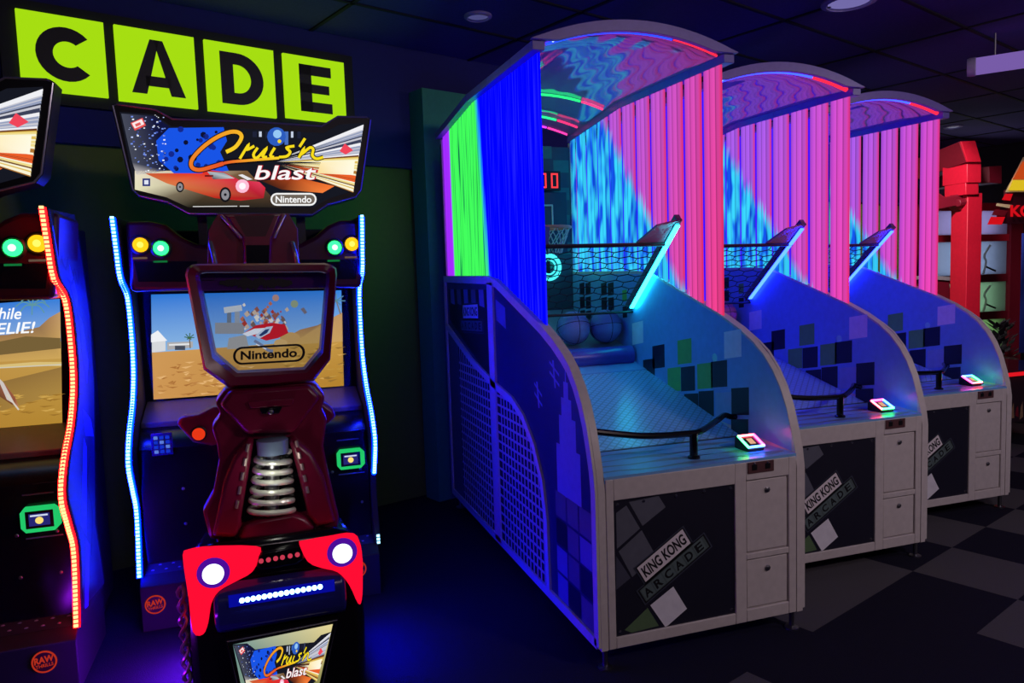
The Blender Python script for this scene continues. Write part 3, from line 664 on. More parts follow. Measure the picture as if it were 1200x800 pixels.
    P.poly([(279, 205), (284, 204), (296, 210), (290, 211)], (230, 230, 235), 5)
    P.poly(pill(317, 226, 371, 241), (245, 245, 245), 5); P.poly(pill(319, 228, 369, 239), (110, 100, 90), 5.3); P.text('Nintendo', 323, 229.5, 365, 237.5, (250, 250, 250), 5.6, .02)

def road_screen(P):
    P.poly([(177, 345), (400, 340), (401.5, 404), (178, 416)], [(42, 118, 214), (52, 130, 222), (150, 190, 228), (140, 184, 226)], 0)
    P.poly([(178, 413), (401.3, 397), (403, 452), (180, 468)], [(206, 152, 88), (196, 150, 70), (176, 128, 44), (206, 150, 84)], 1)
    R = random.Random(5)
    for k in range(90):
        x = R.uniform(180, 300); y = R.uniform(424, 464); P.poly([(x, y), (x+R.uniform(5, 14), y+R.uniform(-3, 1)), (x+R.uniform(2, 8), y+1.6)], R.choice([(170, 112, 56), (226, 178, 116), (186, 130, 70)]), 1.4)
    P.poly([(334, 396), (352, 386), (372, 381), (386, 374), (401, 366), (401.6, 400), (340, 404)], [(190, 140, 84), (176, 128, 84), (160, 118, 84), (170, 128, 90), (190, 146, 100), (200, 160, 96), (204, 160, 90)], 1.2)
    for k in range(60):
        x = R.uniform(330, 396); y = R.uniform(404, 446); P.poly([(x, y), (x+R.uniform(5, 16), y+R.uniform(-3, 0)), (x+R.uniform(2, 8), y+1.5)], R.choice([(150, 112, 50), (210, 164, 84), (188, 146, 66)]), 1.6)
    # house and trailers on the left, palms
    P.poly([(178, 396), (186, 391), (194, 398), (194, 411), (178, 413)], (214, 216, 220), 2); P.poly([(177, 392), (185, 387), (196, 399), (177, 401)], (238, 240, 244), 2.2)
    P.poly([(196, 401), (226, 400), (226, 407), (196, 410)], (172, 170, 172), 2); P.poly([(198, 403), (222, 402), (222, 404), (198, 405)], (226, 228, 230), 2.2); P.rect(205, 405, 217, 410, (70, 76, 90), 2.3)
    for k in range(7): a = k*.9+.3; P.stroke([(222, 396), (222+6*math.cos(a), 394+4*math.sin(a))], 1.1, (60, 100, 60), 2.4)
    P.stroke([(222, 396), (223, 408)], 1.2, (110, 90, 60), 2.3)
    for k in range(7): a = k*.9+.2; P.stroke([(394, 352), (394+11*math.cos(a), 351+7*math.sin(a))], 1.2, (86, 130, 150), 2.4)
    P.stroke([(394, 352), (399, 368)], 1.4, (120, 110, 110), 2.3)
    # tower, debris and the tumbling car in the middle
    P.poly([(262, 360), (283, 357), (284, 364), (263, 367)], (196, 198, 204), 2); P.rect(266, 366, 271, 388, (110, 120, 136), 2); P.rect(275, 365, 281, 388, (150, 156, 168), 2.1); P.rect(252, 378, 286, 391, (146, 146, 152), 2.2); P.poly([(268, 396), (288, 392), (292, 408), (266, 409)], (164, 160, 158), 2.3)
    for k in range(70):
        x = R.gauss(308, 17); y = R.gauss(374, 9); s = R.uniform(1.2, 4.2)
        if 284 < x < 345 and 348 < y < 394: P.poly([(x-s, y), (x, y-s), (x+s*.8, y+s*.3), (x-s*.2, y+s)], R.choice([(196, 110, 80), (150, 90, 80), (206, 180, 160), (120, 96, 92), (230, 220, 210), (176, 60, 50)]), 2.5+k*.003)
    P.disc(323, 349, 4, (186, 140, 130), 2.9); P.disc(345, 356, 4.5, (150, 160, 130), 2.9); P.poly([(352, 362), (356, 360), (360, 366), (357, 368)], (120, 110, 120), 2.9)
    P.poly([(286, 390), (300, 381), (318, 378), (334, 380), (338, 390), (326, 396), (312, 399), (298, 394)], (206, 30, 44), 3); P.poly([(284, 391), (298, 385), (312, 384), (306, 390), (290, 394)], (232, 232, 240), 3.2); P.poly([(299, 393), (312, 383), (320, 382), (316, 390), (303, 397)], (196, 206, 226), 3.3); P.poly([(303, 393), (311, 386), (316, 385), (313, 390), (306, 394)], (40, 60, 110), 3.4)
    P.stroke(spline([(298, 399), (306, 404), (314, 410), (320, 411)], 4), 3.4, (120, 130, 160), 3.3); P.stroke(spline([(300, 403), (308, 407), (312, 409)], 4), 1.2, (236, 236, 244), 3.5)
    P.disc(340, 396, 12, (200, 156, 96), 2.8, 14, 7); P.disc(329, 402, 8, (212, 170, 110), 2.85, 14, 5)
def desert_screen(P):
    x0 = -232
    P.poly([(x0, 372), (70, 350), (71.5, 408), (x0, 424)], [(42, 110, 208), (56, 126, 216), (150, 186, 222), (140, 180, 220)], 0)
    P.poly([(x0, 420), (71.4, 400), (73, 497), (x0, 566)], [(190, 140, 70), (196, 156, 80), (178, 134, 50), (170, 120, 50)], 1)
    P.poly([(x0, 400), (-60, 396), (10, 392), (28, 387), (46, 383), (58, 372), (70.6, 365), (71.4, 420), (x0, 436)], [(150, 110, 70), (150, 112, 74), (158, 120, 78), (140, 104, 70), (150, 116, 80), (170, 130, 90), (190, 150, 104), (206, 166, 90), (190, 150, 80)], 1.3)
    P.poly([(-20, 404), (30, 394), (71, 396), (71.3, 408), (-20, 418)], (118, 96, 56), 1.5)
    P.poly([(x0, 446), (40, 424), (72, 424), (72, 429), (40, 428), (x0, 452)], (216, 190, 120), 1.6); P.stroke([(-120, 437), (72, 427)], 1.4, (206, 200, 180), 1.9)
    P.poly([(-60, 462), (72, 430), (72.4, 460), (-60, 500)], [(140, 106, 54), (150, 116, 62), (170, 134, 66), (150, 112, 54)], 1.7)
    R = random.Random(9)
    for k in range(60):
        x = R.uniform(-100, 66); y = R.uniform(462, 486); P.poly([(x, y), (x+R.uniform(8, 20), y-1), (x+6, y+1.5)], R.choice([(156, 114, 44), (206, 164, 80)]), 1.8)
    P.poly([(-60, 440), (-8, 436), (6, 450), (18, 466), (22, 476), (14, 474), (-4, 462), (-60, 470)], [(120, 70, 50), (160, 100, 80), (176, 110, 80), (150, 84, 60), (190, 130, 90), (120, 70, 40), (110, 70, 50), (100, 60, 40)], 2); P.poly([(-4, 440), (4, 448), (18, 474), (8, 468)], (205, 195, 190), 2.2); P.stroke([(8, 462), (22, 480)], 2, (214, 204, 190), 2.3)
    for k in range(8): a = k*.8; P.stroke(spline([(38, 358), (38+11*math.cos(a), 354+6*math.sin(a)), (38+20*math.cos(a), 360+9*math.sin(a))], 3), 1.4, (96, 150, 160), 2.1)
    P.text('hile', -2, 360.5, 24, 374, (250, 252, 255), 3, .014, .22); P.text('EELIE!', -16, 379, 39, 392.5, (250, 252, 255), 3, .014, .22, -2.5)

def cabinet(off, label, ledc, core, screenf, shift_screen, gap):
    org = Vector((XC, 1.1, 0)); O = tuple(org)
    root = empty('racing_cabinet', org+off, label, 'arcade machine', 'racing cabinets with seats')
    side_art = mat('violet cabinet art', (40, 34, 60), .4); side_blue = mat('blue cabinet art', (70, 70, 255), .4)
    # body
    b = MB(O); b.box(XL+.03, XR-.03, 1.63, 2.02, .06, 1.86, matte); b.box(XL+.05, XR-.05, 1.66, 1.98, 0, .07, matte); b.build('cabinet_shell', root, .01)
    for side, x in ((0, XL), (1, XR)):
        b = MB(O); front = spline(SP, 4); back = [(1.60, .25), (1.52, .55), (1.62, .85), (1.72, 1.15), (1.74, 1.45), (1.66, 1.75), (1.60, 1.90)]
        poly = [(y+.012, z) for y, z in front]+back
        xa, xb = (x-.015, x+.015)
        b.prism(poly, 'x', xa, xb, matte); xo = xb if side else xa; so = 1 if side else -1
        inset = [(y+.03, z) for y, z in front[2:-1]]+[(y-.02, z) for y, z in back]
        b.face([(xo+so*.0008, y, z) for y, z in inset], side_art)
        for pts in ([(1.50, 1.50), (1.58, 1.42), (1.62, 1.25), (1.56, 1.16), (1.52, 1.30)], [(1.43, 1.08), (1.58, 1.0), (1.60, .92), (1.46, .95)], [(1.25, .62), (1.42, .95), (1.46, .9), (1.33, .55)], [(1.27, 1.84), (1.34, 1.85), (1.33, 1.76), (1.27, 1.74)], [(1.20, .29), (1.31, .55), (1.37, .5), (1.26, .28)], [(1.42, 1.68), (1.52, 1.55), (1.5, 1.46), (1.40, 1.6)]):
            b.face([(xo+so*.0014, y, z) for y, z in pts], side_blue)
        for st in ([(1.32, 1.79), (1.42, 1.75), (1.36, 1.66), (1.30, 1.70), (1.36, 1.76)], [(1.36, 1.62), (1.44, 1.60), (1.50, 1.66), (1.54, 1.60), (1.58, 1.65)], [(1.5, .85), (1.42, .75), (1.46, .62), (1.38, .45)]):
            s_ = spline(st, 4); L_, R_ = offs(s_, .013)
            for a in range(len(s_)-1): b.face([(xo+so*.002, *L_[a]), (xo+so*.002, *L_[a+1]), (xo+so*.002, *R_[a+1]), (xo+so*.002, *R_[a])], mat('dark art line', (24, 18, 60), .5))
        sp = b.build('side_panel', root, .004)
        # LED strip in a channel along the front edge, beads close together
        b = MB(O); path = [(x, y-.004, z) for y, z in front]
        for seg_ in ([path] if not (gap and side) else [[p for p in path if p[2] >= .60], [p for p in path if p[2] <= .30]]): b.tube(seg_, .013, ledc, 6)
        acc = 0; bead = 0; pts = [Vector(p) for p in path]
        for a, c in zip(pts, pts[1:]):
            L_ = (c-a).length; d_ = acc
            while d_ < L_:
                p = a+(c-a)*(d_/L_)
                if gap and side and .30 < p.z < .60: d_ += .0165; continue
                b.box(p.x-.0075, p.x+.0075, p.y-.0175, p.y-.011, p.z-.0052, p.z+.0052, core); d_ += .0165
            acc = d_-L_
        b.build('glow_strip', sp)
    # screen
    b = MB(O); b.box(XL+.015, XR-.015, 1.585, 1.64, .93, 1.62, blackgl); bz = b.build('monitor_bezel', root)
    off_s = off if shift_screen else Vector((0, 0, 0))
    pc = Pic(lambda x, y, l: ony(x, y, 1.582+off_s.y-.0006*l)-off_s, O); screenf(pc); pc.build('screen', bz)
    # brow with buttons
    Yb = 1.235
    b = MB(O); q = lambda x, y, Y=Yb: ony(x, y, Y)
    cont = [(153, 342), (149, 300), (146, 259), (176, 259), (194, 263), (211, 277), (231, 286), (262, 289), (322, 288), (351, 286), (370, 276), (384, 264), (398, 258), (429, 257), (427, 300), (423, 337)]
    front = [q(x, y) for x, y in cont]
    b.loft(front, [p+Vector((0, .36, 0)) for p in front], mat('dark red brow plastic', (66, 14, 26), .3))
    for (x0, x1, y0, y1) in ((157, 231, 306, 330), (352, 420, 304, 327)): b.face([q(x, y, Yb-.001) for x, y in ((x0, y0), (x1, y0), (x1-3, y1), (x0+5, y1))], blackgl)
    br = b.build('brow_panel', root, .02)
    for (x, y, cn, c, lb) in ((165, 287, 'amber', (255, 176, 20), 'lit amber button'), (189, 291, 'green', (40, 255, 110), 'lit green button'), (392, 290, 'green', (40, 255, 110), 'lit green button'), (412, 286, 'amber', (255, 176, 20), 'lit amber button')):
        p = q(x, y, Yb); b = MB(O); b.lathe([(.047, 0), (.047, .006), (.038, .012), (.036, .01)], p, (0, -1, 0), black, 20)
        b.lathe([(.033, 0), (.033, .014), (.024, .021), (.001, .024)], p, (0, -1, 0), emat('lit %s button' % cn, c, 3.2 if cn == 'green' else 1.6), 20)
        b.lathe([(.014, 0), (.014, .0246), (.001, .0252)], p, (0, -1, 0), emat('lamp core %s' % cn, (215, 255, 225) if cn == 'green' else (255, 222, 90), 1.5), 14)
        p2 = q(x-1, y+15, Yb-.001); b.box(p2.x-.03, p2.x+.03, p2.y-.001, p2.y+.001, p2.z-.006, p2.z+.003, emat('caption glow %s' % cn, (20, 120, 60) if cn == 'green' else (110, 84, 70), .8))
        bo = b.build('button', br); bo['label'] = lb
    # neck under the marquee
    b = MB(O); Yn = 1.12
    fr = [q(x, y, Yn) for x, y in ((243, 312), (244, 270), (255, 251), (338, 250), (349, 268), (351, 312))]
    b.loft(fr, [p+Vector((0, .22, .0)) for p in fr], maroon)
    hood = [q(x, y, Yn) for x, y in ((262, 251), (331, 250), (320, 279), (318, 312), (285, 312), (284, 280))]
    cc = sum(hood, Vector())/6; b.loft(hood, [cc+(p-cc)*.86+Vector((0, -.05, 0)) for p in hood], maroon)
    b.face([q(x, y, Yn-.0515) for x, y in ((274, 252.5), (322, 252), (311, 277), (288, 277))], mat('deep maroon inset', (58, 8, 24), .4))
    b.face([q(x, y, Yn-.0515) for x, y in ((288, 287), (316, 287), (315, 309), (289, 309))], blackgl)
    for pts in ([(259, 252), (283, 279)], [(334, 251), (321, 279)]): b.tube([q(*pts[0], Yn-.03), q(*pts[1], Yn-.052)], .008, mat('silver trim', (190, 170, 165), .25, .6), 6)
    for xx in (250, 346): b.tube(spline([q(xx-4, 283, Yn-.01), q(xx, 297, Yn-.03), q(xx+3, 314, Yn-.03)], 4), .012, mat('grey horn trim', (150, 160, 140), .2, .6), 8)
    b.build('neck', root, .008)
    for xx in (238, 353): p = q(xx, 270, 1.3); b = MB(O); b.box(p.x-.02, p.x+.02, 1.28, 1.34, 1.72, 2.05, black); b.build('marquee_post', root)
    # marquee
    Ym = 1.16
    out = [(130, 123), (135, 121.5), (181, 128), (201, 139), (290, 142), (378, 147.5), (397, 136), (431, 137), (435.5, 140), (424, 223), (418, 231), (385, 240), (367, 252), (221, 251), (195, 237), (162, 230), (154, 223)]
    b = MB(O); f_ = [ony(x, y, Ym) for x, y in out]; b.loft(f_, [p+Vector((0, .11, 0)) for p in f_], black)
    cx = sum((p for p in f_), Vector())/len(f_)
    ring = [cx+(p-cx)*.988+Vector((0, -.002, 0)) for p in f_]; b.tube(ring, .0045, mat('silver edge trim', (190, 192, 200), .3, .8), 6, True)
    mq = b.build('marquee', root)
    pc = Pic(lambda x, y, l: ony(x, y, Ym-.002-.0006*l), O); art(pc); pc.build('marquee_art', mq)
    # dash
    b = MB(O)
    b.hexa([(XL+.02, 1.34, .90), (XR-.02, 1.34, .90), (XR-.02, 1.6, .98), (XL+.02, 1.6, .98), (XL+.02, 1.34, .925), (XR-.02, 1.34, .925), (XR-.02, 1.6, 1.0), (XL+.02, 1.6, 1.0)], mat('grey ledge', (92, 88, 92), .35))
    b.build('dash_ledge', root, .004)
    b = MB(O); b.prism([(1.62, .22), (1.215, .22), (1.215, .82), (1.33, .90), (1.62, .90)], 'x', XL+.02, XR-.02, blackgl)
    for x in (XL+.2, XR-.06, XR-.2):
        for z in (.45, .62): b.lathe([(.008, 0), (.006, .003), (.001, .004)], (x, 1.215, z), (0, -1, 0), steel, 8)
    for (x0, x1, z) in ((XR-.17, XR-.06, .775), (XR-.17, XR-.04, .60)): b.box(x0, x1, 1.213, 1.215, z, z+.006, mat('printed caption', (70, 74, 110), .5))
    ds = b.build('dash_panel', root, .008)
    p = ony(190, 520, 1.21); b = MB(O); b.box(p.x-.045, p.x+.045, p.y-.008, p.y+.005, p.z-.052, p.z+.052, mat('keypad housing', (30, 34, 110), .3))
    for r in range(4):
        for c in range(3): b.box(p.x-.034+c*.025, p.x-.016+c*.025, p.y-.012, p.y-.008, p.z-.042+r*.022, p.z-.026+r*.022, emat('keypad key', (30, 70, 255), .5) if (r+c) % 3 else emat('keypad key pale', (110, 150, 255), .6))
    b.build('keypad', ds, .003)
    p = ony(410.5, 537, 1.2); b = MB(O)
    octo = [(-.066, -.03), (-.05, -.05), (.05, -.05), (.07, -.03), (.07, .03), (.05, .05), (-.05, .05), (-.066, .03)]
    b.prism([(p.x+a, p.z+c) for a, c in octo], 'y', p.y-.015, p.y+.006, emat('green reader glow', (40, 225, 120), .75))
    b.box(p.x-.048, p.x+.048, p.y-.018, p.y-.015, p.z-.034, p.z+.034, black); b.box(p.x-.036, p.x+.036, p.y-.0195, p.y-.018, p.z-.024, p.z+.024, emat('reader display', (40, 40, 120), .9))
    b.lathe([(.014, 0), (.014, .002), (.001, .003)], (p.x, p.y-.0195, p.z-.003), (0, -1, 0), emat('reader coin', (255, 224, 120), 1.), 14); b.box(p.x-.03, p.x+.03, p.y-.0215, p.y-.0195, p.z+.014, p.z+.02, emat('reader caption', (220, 230, 255), .9))
    b.build('card_reader', ds)
    # foot platform
    b = MB(O); b.prism([(1.10, 0), (1.10, .21), (1.16, .25), (1.40, .36), (1.62, .36), (1.62, 0)], 'x', XL-.0, XR+.0, matte)
    tp = mat('dark tread plate', (40, 42, 60), .35)
    b.face([(XL+.01, 1.155, .2485), (XR-.01, 1.155, .2485), (XR-.01, 1.40, .3615), (XL+.01, 1.40, .3615)], tp)
    stud = mat('bright stud', (170, 180, 210), .3, .4)
    for r in range(8):
        for c in range(36):
            if (r+c) % 2 == 0:
                x = XL+.05+c*.0285; t = .08+r*.115; y = 1.155+.245*t; z = .2505+.113*t; b.add([(x-.009, y-.004, z), (x+.004, y-.008, z), (x+.009, y+.004, z), (x-.004, y+.008, z), (x, y, z+.006)], [(0, 1, 4), (1, 2, 4), (2, 3, 4), (3, 0, 4)], stud)
    b.build('foot_platform', root, .004)
    rd = emat('red maker badge', (235, 64, 40), .5)
    for p in (ony(182, 708, 1.098), ony(52, 775, 1.098-.46)-Vector((-1.25, -.46, 0))):
        b = MB(O); k_ = .68
        b.lathe([(.062*k_, 0), (.062*k_, .002), (.001, .0025)], p, (0, -1, 0), mat('badge backing', (60, 14, 14), .5), 24)
        b.text('RAW', p+Vector((-.05, -.004, -.012))*k_, Vector((.1, 0, .012))*k_, Vector((0, 0, .04))*k_, rd, .04); b.text('THRILLS', p+Vector((-.045, -.004, -.036))*k_, Vector((.09, 0, .01))*k_, Vector((0, 0, .02))*k_, rd, .02)
        b.tube([p+Vector((.06*math.cos(a), -.003, .06*math.sin(a)))*k_ for a in [2*math.pi*j/24 for j in range(24)]], .0035, rd, 5, True); b.build('badge', root)
    # steering yoke
    b = MB(O); yk = [q(x, y, .93) for x, y in ((206, 497), (214, 489), (232, 487), (250, 478), (355, 468), (372, 466), (390, 480), (394, 489), (384, 498), (366, 496), (345, 512), (262, 520), (248, 523), (226, 519))]
    b.loft(yk, [p_+Vector((0, .06, .01)) for p_ in yk], maroon); w_ = b.build('steering_yoke', root, .014)
    for x, y in ((233, 508), (372, 484)):
        p = q(x, y, .93); b = MB(O); b.lathe([(.034, 0), (.034, .006), (.027, .009)], p, (0, -1, 0), black, 18); b.lathe([(.027, 0), (.027, .012), (.02, .018), (.001, .02)], p, (0, -1, 0), emat('orange red button', (255, 62, 26), .8), 18); b.build('button', w_)['label'] = 'orange red button'
    b = MB(O); b.tube([(XC+.03, .98, .96), (XC+.03, 1.34, .86)], .05, black, 12); b.build('steering_column', root)
    # ---------------- seat
    Ys = .27
    base = MB(O)
    oL = [(212, 655), (214, 648), (240, 640), (300, 646), (351, 638), (396, 628), (420, 628), (426, 640)]
    fl = lambda x, y, Y=.16: ony(x, y, Y)
    # rear shell: swept box, curved in at its waist
    sec = [(-1.495, .0), (-1.50, .30), (-1.492, .58), (-1.478, .645), (-1.40, .665), (-.985, .665), (-.912, .65), (-.895, .58), (-.885, .30), (-.89, 0)]
    base.loft([(x, .19, z) for x, z in sec], [(x, .86, z*.80) for x, z in sec], blackgl)
    base.box(XC-.28, XC+.28, .8, 1.12, 0, .1, matte)
    sb = base.build('seat_base', root, .03)
    # red lit wings
    wl = [(214, 650), (238, 645), (300, 644), (303, 652), (297, 668), (278, 679), (257, 691), (247.5, 707), (244, 729), (238, 743), (226, 740), (221, 700), (216, 669)]
    wr = [(351, 638), (385, 632), (416, 629), (424, 646), (425, 680), (424, 702), (420, 707), (409, 684), (395, 669), (376, 664), (360, 657)]
    redm = emat('red lit fairing', (255, 12, 48), 1.15)
    for wn, hx, hy in ((wl, 250, 671), (wr, 401, 647)):
        b = MB(O); f0 = [fl(x, y, .150) for x, y in spline(wn+wn[:1], 3)[:-1]]; c0 = sum(f0, Vector())/len(f0)
        b.loft([c0+(p-c0)*.96+Vector((0, -.012, 0)) for p in f0], f0, redm, True); b.loft(f0, [p+Vector((0, .045, 0)) for p in f0], redm, False)
        wg = b.build('lit_wing', sb)
        b = MB(O); p = fl(hx, hy, .138); b.lathe([(.054, .0), (.05, .008), (.038, .012), (.036, .01)], p, (0, -1, 0), emat('violet halo bezel', (96, 20, 190), .6), 24)  # violet halo round the lamp put into a glowing bezel
        b.lathe([(.036, 0), (.035, .016), (.02, .022), (.001, .024)], p, (0, -1, 0), emat('white tail lamp', (225, 235, 255), 2.), 24); b.build('tail_lamp', sb)
    b = MB(O); pod = [fl(x, y, .15) for x, y in ((302, 650), (308, 647), (352, 638), (357, 645), (357, 655), (349, 662), (306, 669), (299, 664))]
    b.loft(pod, [p+Vector((0, .06, 0)) for p in pod], blackgl); pd = b.build('lamp_pod', sb, .008)
    b = MB(O)
    for x, y in ((306, 657), (314.6, 655.5), (323, 654), (331, 652.7), (340, 651), (348.5, 649.5)): b.lathe([(.0085, 0), (.0085, .004), (.001, .008)], fl(x, y, .15), (0, -1, 0), emat('small red lamp', (205, 60, 84), .9), 12)
    b.build('red_lamp_row', sb)
    # blue bumper with bar of LEDs
    b = MB(O); c0, c1 = fl(254, 712, .165), fl(404, 690, .165)
    zc = (c0.z+c1.z)/2-.012
    prof = [(.19, zc+.10), (.165, zc+.095), (.125, zc+.055), (.115, zc), (.125, zc-.05), (.16, zc-.075), (.19, zc-.08)]
    b.loft([(-1.405, y, z) for y, z in prof], [(-.955, y, z) for y, z in prof], mat('gloss bumper', (34, 36, 110), .15)); bp = b.build('bumper', sb, .02)
    b = MB(O)
    for j in range(15):
        x = 283.6+(375-283.6)*j/14; y = 703+(687-703)*j/14; p = fl(x, y, .112); b.lathe([(.0088, 0), (.0088, .006), (.001, .01)], p, (0, -1, 0), emat('bumper LED', (120, 170, 255), 9.), 10)
    e0, e1 = fl(268, 706, .116), fl(392, 684, .116); zz = (e0.z+e1.z)/2
    b.box(e0.x, e1.x, .113, .118, zz-.021, zz+.021, emat('LED tray with added glow', (6, 10, 150), 1.)); b.build('light_bar', bp)  # tray glow added to light the bumper
    # rear poster
    Yp = .142
    qd = [fl(x, y, Yp) for x, y in ((264, 750), (397, 724), (376, 822), (284, 838))]
    b = MB(O); b.loft(qd, [p+Vector((0, .05, 0)) for p in qd], black)
    b.tube([qd[0].lerp(qd[2], .02)+Vector((0, -.002, 0)), qd[1].lerp(qd[3], .02)+Vector((0, -.002, 0)), qd[2].lerp(qd[0], .02)+Vector((0, -.002, 0)), qd[3].lerp(qd[1], .02)+Vector((0, -.002, 0))], .003, mat('silver edge trim', (190, 192, 200), .3, .8), 5, True)
    ps = b.build('rear_poster', sb)
    Q = [(273, 755), (390, 731), (372, 811), (287, 826)]
    def bil(x, y, l):
        s_ = (x-140)/(426-140); t = (y-131)/(245-131)
        a = (Q[0][0]+(Q[1][0]-Q[0][0])*s_, Q[0][1]+(Q[1][1]-Q[0][1])*s_); c = (Q[3][0]+(Q[2][0]-Q[3][0])*s_, Q[3][1]+(Q[2][1]-Q[3][1])*s_)
        return ony(a[0]+(c[0]-a[0])*t, a[1]+(c[1]-a[1])*t, Yp-.002-.0005*l)
    pc = Pic(bil, O); pc.poly([(140, 131), (426, 131), (426, 245), (140, 245)], [(110, 150, 150), (230, 214, 150), (120, 120, 60), (130, 150, 120)], -1); art(pc, True); pc.build('poster_art', ps)
    # braided cable down the left flank
    b = MB(O)
    for s_ in range(2): b.tube([(-1.515+.012*math.sin(j*1.1+s_*3.1), .22+.01*math.cos(j*1.1+s_*3.1), .52-j*.018) for j in range(26)], .007, mat('silver braid', (150, 130, 150), .3, .7), 6)
    b.build('braided_cable', sb)
    # cushion (seen only from beside)
    b = MB(O); b.loft([(x, y, .60) for x, y in ((-1.42, .45), (-.98, .45), (-.96, .95), (-1.44, .95))], [(x, y, .70) for x, y in ((-1.40, .45), (-1.0, .45), (-.98, .93), (-1.42, .93))], black); b.build('seat_cushion', sb, .04)
    # back shell
    oc = [(264, 456), (252, 472), (259, 486), (248, 501), (254, 520), (257, 540), (250, 578), (238, 600), (246, 632), (300, 634), (350, 627), (396, 618), (397, 605), (391, 580), (383, 545), (379, 522), (383, 492), (377, 480), (381, 465), (369, 449), (330, 446)]
    b = MB(O); f0 = [ony(x, y, Ys) for x, y in oc]; c0 = sum(f0, Vector())/len(f0)
    b.loft(f0, [c0+(p-c0)*1.02+Vector((0, .10, 0)) for p in f0], maroon)
    # shoulder plate
    sh = [(256, 473), (268, 456), (365, 449), (377, 464), (348, 503), (343, 507), (291, 508), (286, 506)]
    f1 = [ony(x, y, Ys) for x, y in sh]; c1 = sum(f1, Vector())/len(f1); b.loft(f1, [c1+(p-c1)*.93+Vector((0, -.045, .004)) for p in f1], maroon)
    # long flanks either side of the spring well
    for pts in ([(291, 508), (299, 512), (297, 520), (283, 606), (284, 614), (276, 630), (248, 628), (262, 560), (274, 530)], [(343, 507), (336, 512), (340, 520), (358, 592), (360, 603), (372, 617), (394, 612), (380, 556), (364, 525)]):
        f1 = [ony(x, y, Ys) for x, y in pts]; c1 = sum(f1, Vector())/len(f1); b.loft(f1, [c1+(p-c1)*.90+Vector((0, -.05, 0)) for p in f1], maroon)
    f1 = [ony(x, y, Ys) for x, y in ((284, 612), (300, 604), (345, 596), (360, 602), (372, 616), (345, 624), (276, 630))]; c1 = sum(f1, Vector())/7; b.loft(f1, [c1+(p-c1)*.9+Vector((0, -.05, 0)) for p in f1], maroon)
    bs = b.build('seat_back', root, .012)
    b = MB(O); b.face([ony(x, y, Ys-.002) for x, y in ((297, 514), (339, 512), (359, 598), (282, 612))], blackgl)
    for pts in ([(291, 520), (284, 560), (277, 596)], [(347, 516), (354, 545), (361, 578)]):
        for t in range(5):
            a = Vector(pts[0]).lerp(Vector(pts[2]), t/4.6); c = Vector(pts[0]).lerp(Vector(pts[2]), (t+.55)/4.6); b.tube([ony(a.x, a.y, Ys-.052), ony(c.x, c.y, Ys-.052)], .0065, mat('silver trim', (190, 170, 165), .25, .6), 6)
    b.build('spring_well', bs)
    b = MB(O); top = ony(320, 532, Ys-.05); bot = ony(318, 602, Ys-.05); n = 110; tw = 6
    hel = []
    for j in range(n+1):
        t = j/n; a = 2*math.pi*tw*t; rr = .056+.022*t; c = top.lerp(bot, t); hel.append(c+Vector((rr*math.cos(a), .04*math.sin(a)+.02, .0)))
    b.tube(hel, .0105, mat('bright spring wire', (225, 232, 215), .25, .35), 10); b.tube([top+Vector((0, .02, .045)), bot+Vector((0, .02, -.01))], .026, steel, 12)
    b.lathe([(.056, 0), (.056, .05), (.05, .054), (.001, .055)], top+Vector((0, .02, .0)), (0, 0, 1), mat('pale blue spring cap', (150, 175, 205), .25, .4), 20)
    b.build('coil_spring', bs)
    b = MB(O)
    hp = [ony(x, y, Ys-.047) for x, y in ((290, 470), (345, 466), (342, 474), (294, 478))]; b.loft(hp, [p+Vector((0, -.012, 0)) for p in hp], maroon)
    hp = [ony(x, y, Ys-.05) for x, y in ((304, 478), (331, 476), (327, 484), (307, 485))]; b.loft(hp, [p+Vector((0, -.008, 0)) for p in hp], blackgl)
    b.lathe([(.012, 0), (.01, .012), (.001, .014)], ony(317, 482, Ys-.058), (0, -1, 0), steel, 10); b.build('latch', bs, .003)
    # headrest frame with clear panel
    oo = [(238.6, 433), (217, 322), (219, 314), (225, 310), (232, 309), (305, 308.5), (380, 308), (388, 310), (394, 314), (395, 322), (387, 421.5), (368, 446), (318, 452), (268, 454)]
    ii = [(252, 415), (233, 325), (234, 321), (237, 319.5), (240, 319), (305, 318.5), (376, 318), (380, 318.5), (383, 320), (383.5, 324), (376, 410), (357, 433), (318, 435), (278, 437)]
    b = MB(O); n = len(oo); Yf, Yk = Ys-.04, Ys+.10
    rings = [[ony(x, y, Y) for x, y in pts] for pts, Y in ((oo, Ys+.0), (ii, Ys+.02))]
    o1 = [ony(x, y, Ys-.01) for x, y in oo]; mid_o = [p.lerp(r, .22)+Vector((0, -.03, 0)) for p, r in zip(o1, rings[1])]; mid_i = [p.lerp(r, .8)+Vector((0, -.03, 0)) for p, r in zip(o1, rings[1])]
    in0 = rings[1]; in1 = [p+Vector((0, .10, 0)) for p in in0]; o2 = [p+Vector((0, .13, 0)) for p in o1]
    for A_, B_ in ((o1, mid_o), (mid_o, mid_i), (mid_i, in0), (in0, in1), (in1, o2), (o2, o1)): b.loft(A_, B_, maroon, False)
    hf = b.build('headrest_frame', bs, 0, True, 50)
    b = MB(O); g0 = [p+Vector((0, .03, 0)) for p in in0]; g0 = [p*1.0 for p in g0]; b.loft(g0, [p+Vector((0, .006, 0)) for p in g0], clearmat('clear acrylic')); b.build('clear_panel', bs)['label'] = 'clear acrylic panel'
    b = MB(O); Yg = Ys+.047; ink = mat('dark print', (18, 8, 26), .5)
    gq = lambda x, y: ony(x, y, Yg)
    pe, pi_ = pill(273, 404.5, 357.5, 425.5, 10), pill(276, 406.8, 354.5, 423.2, 10)
    tilt = lambda x, y: (x, y-(x-315)*.055)
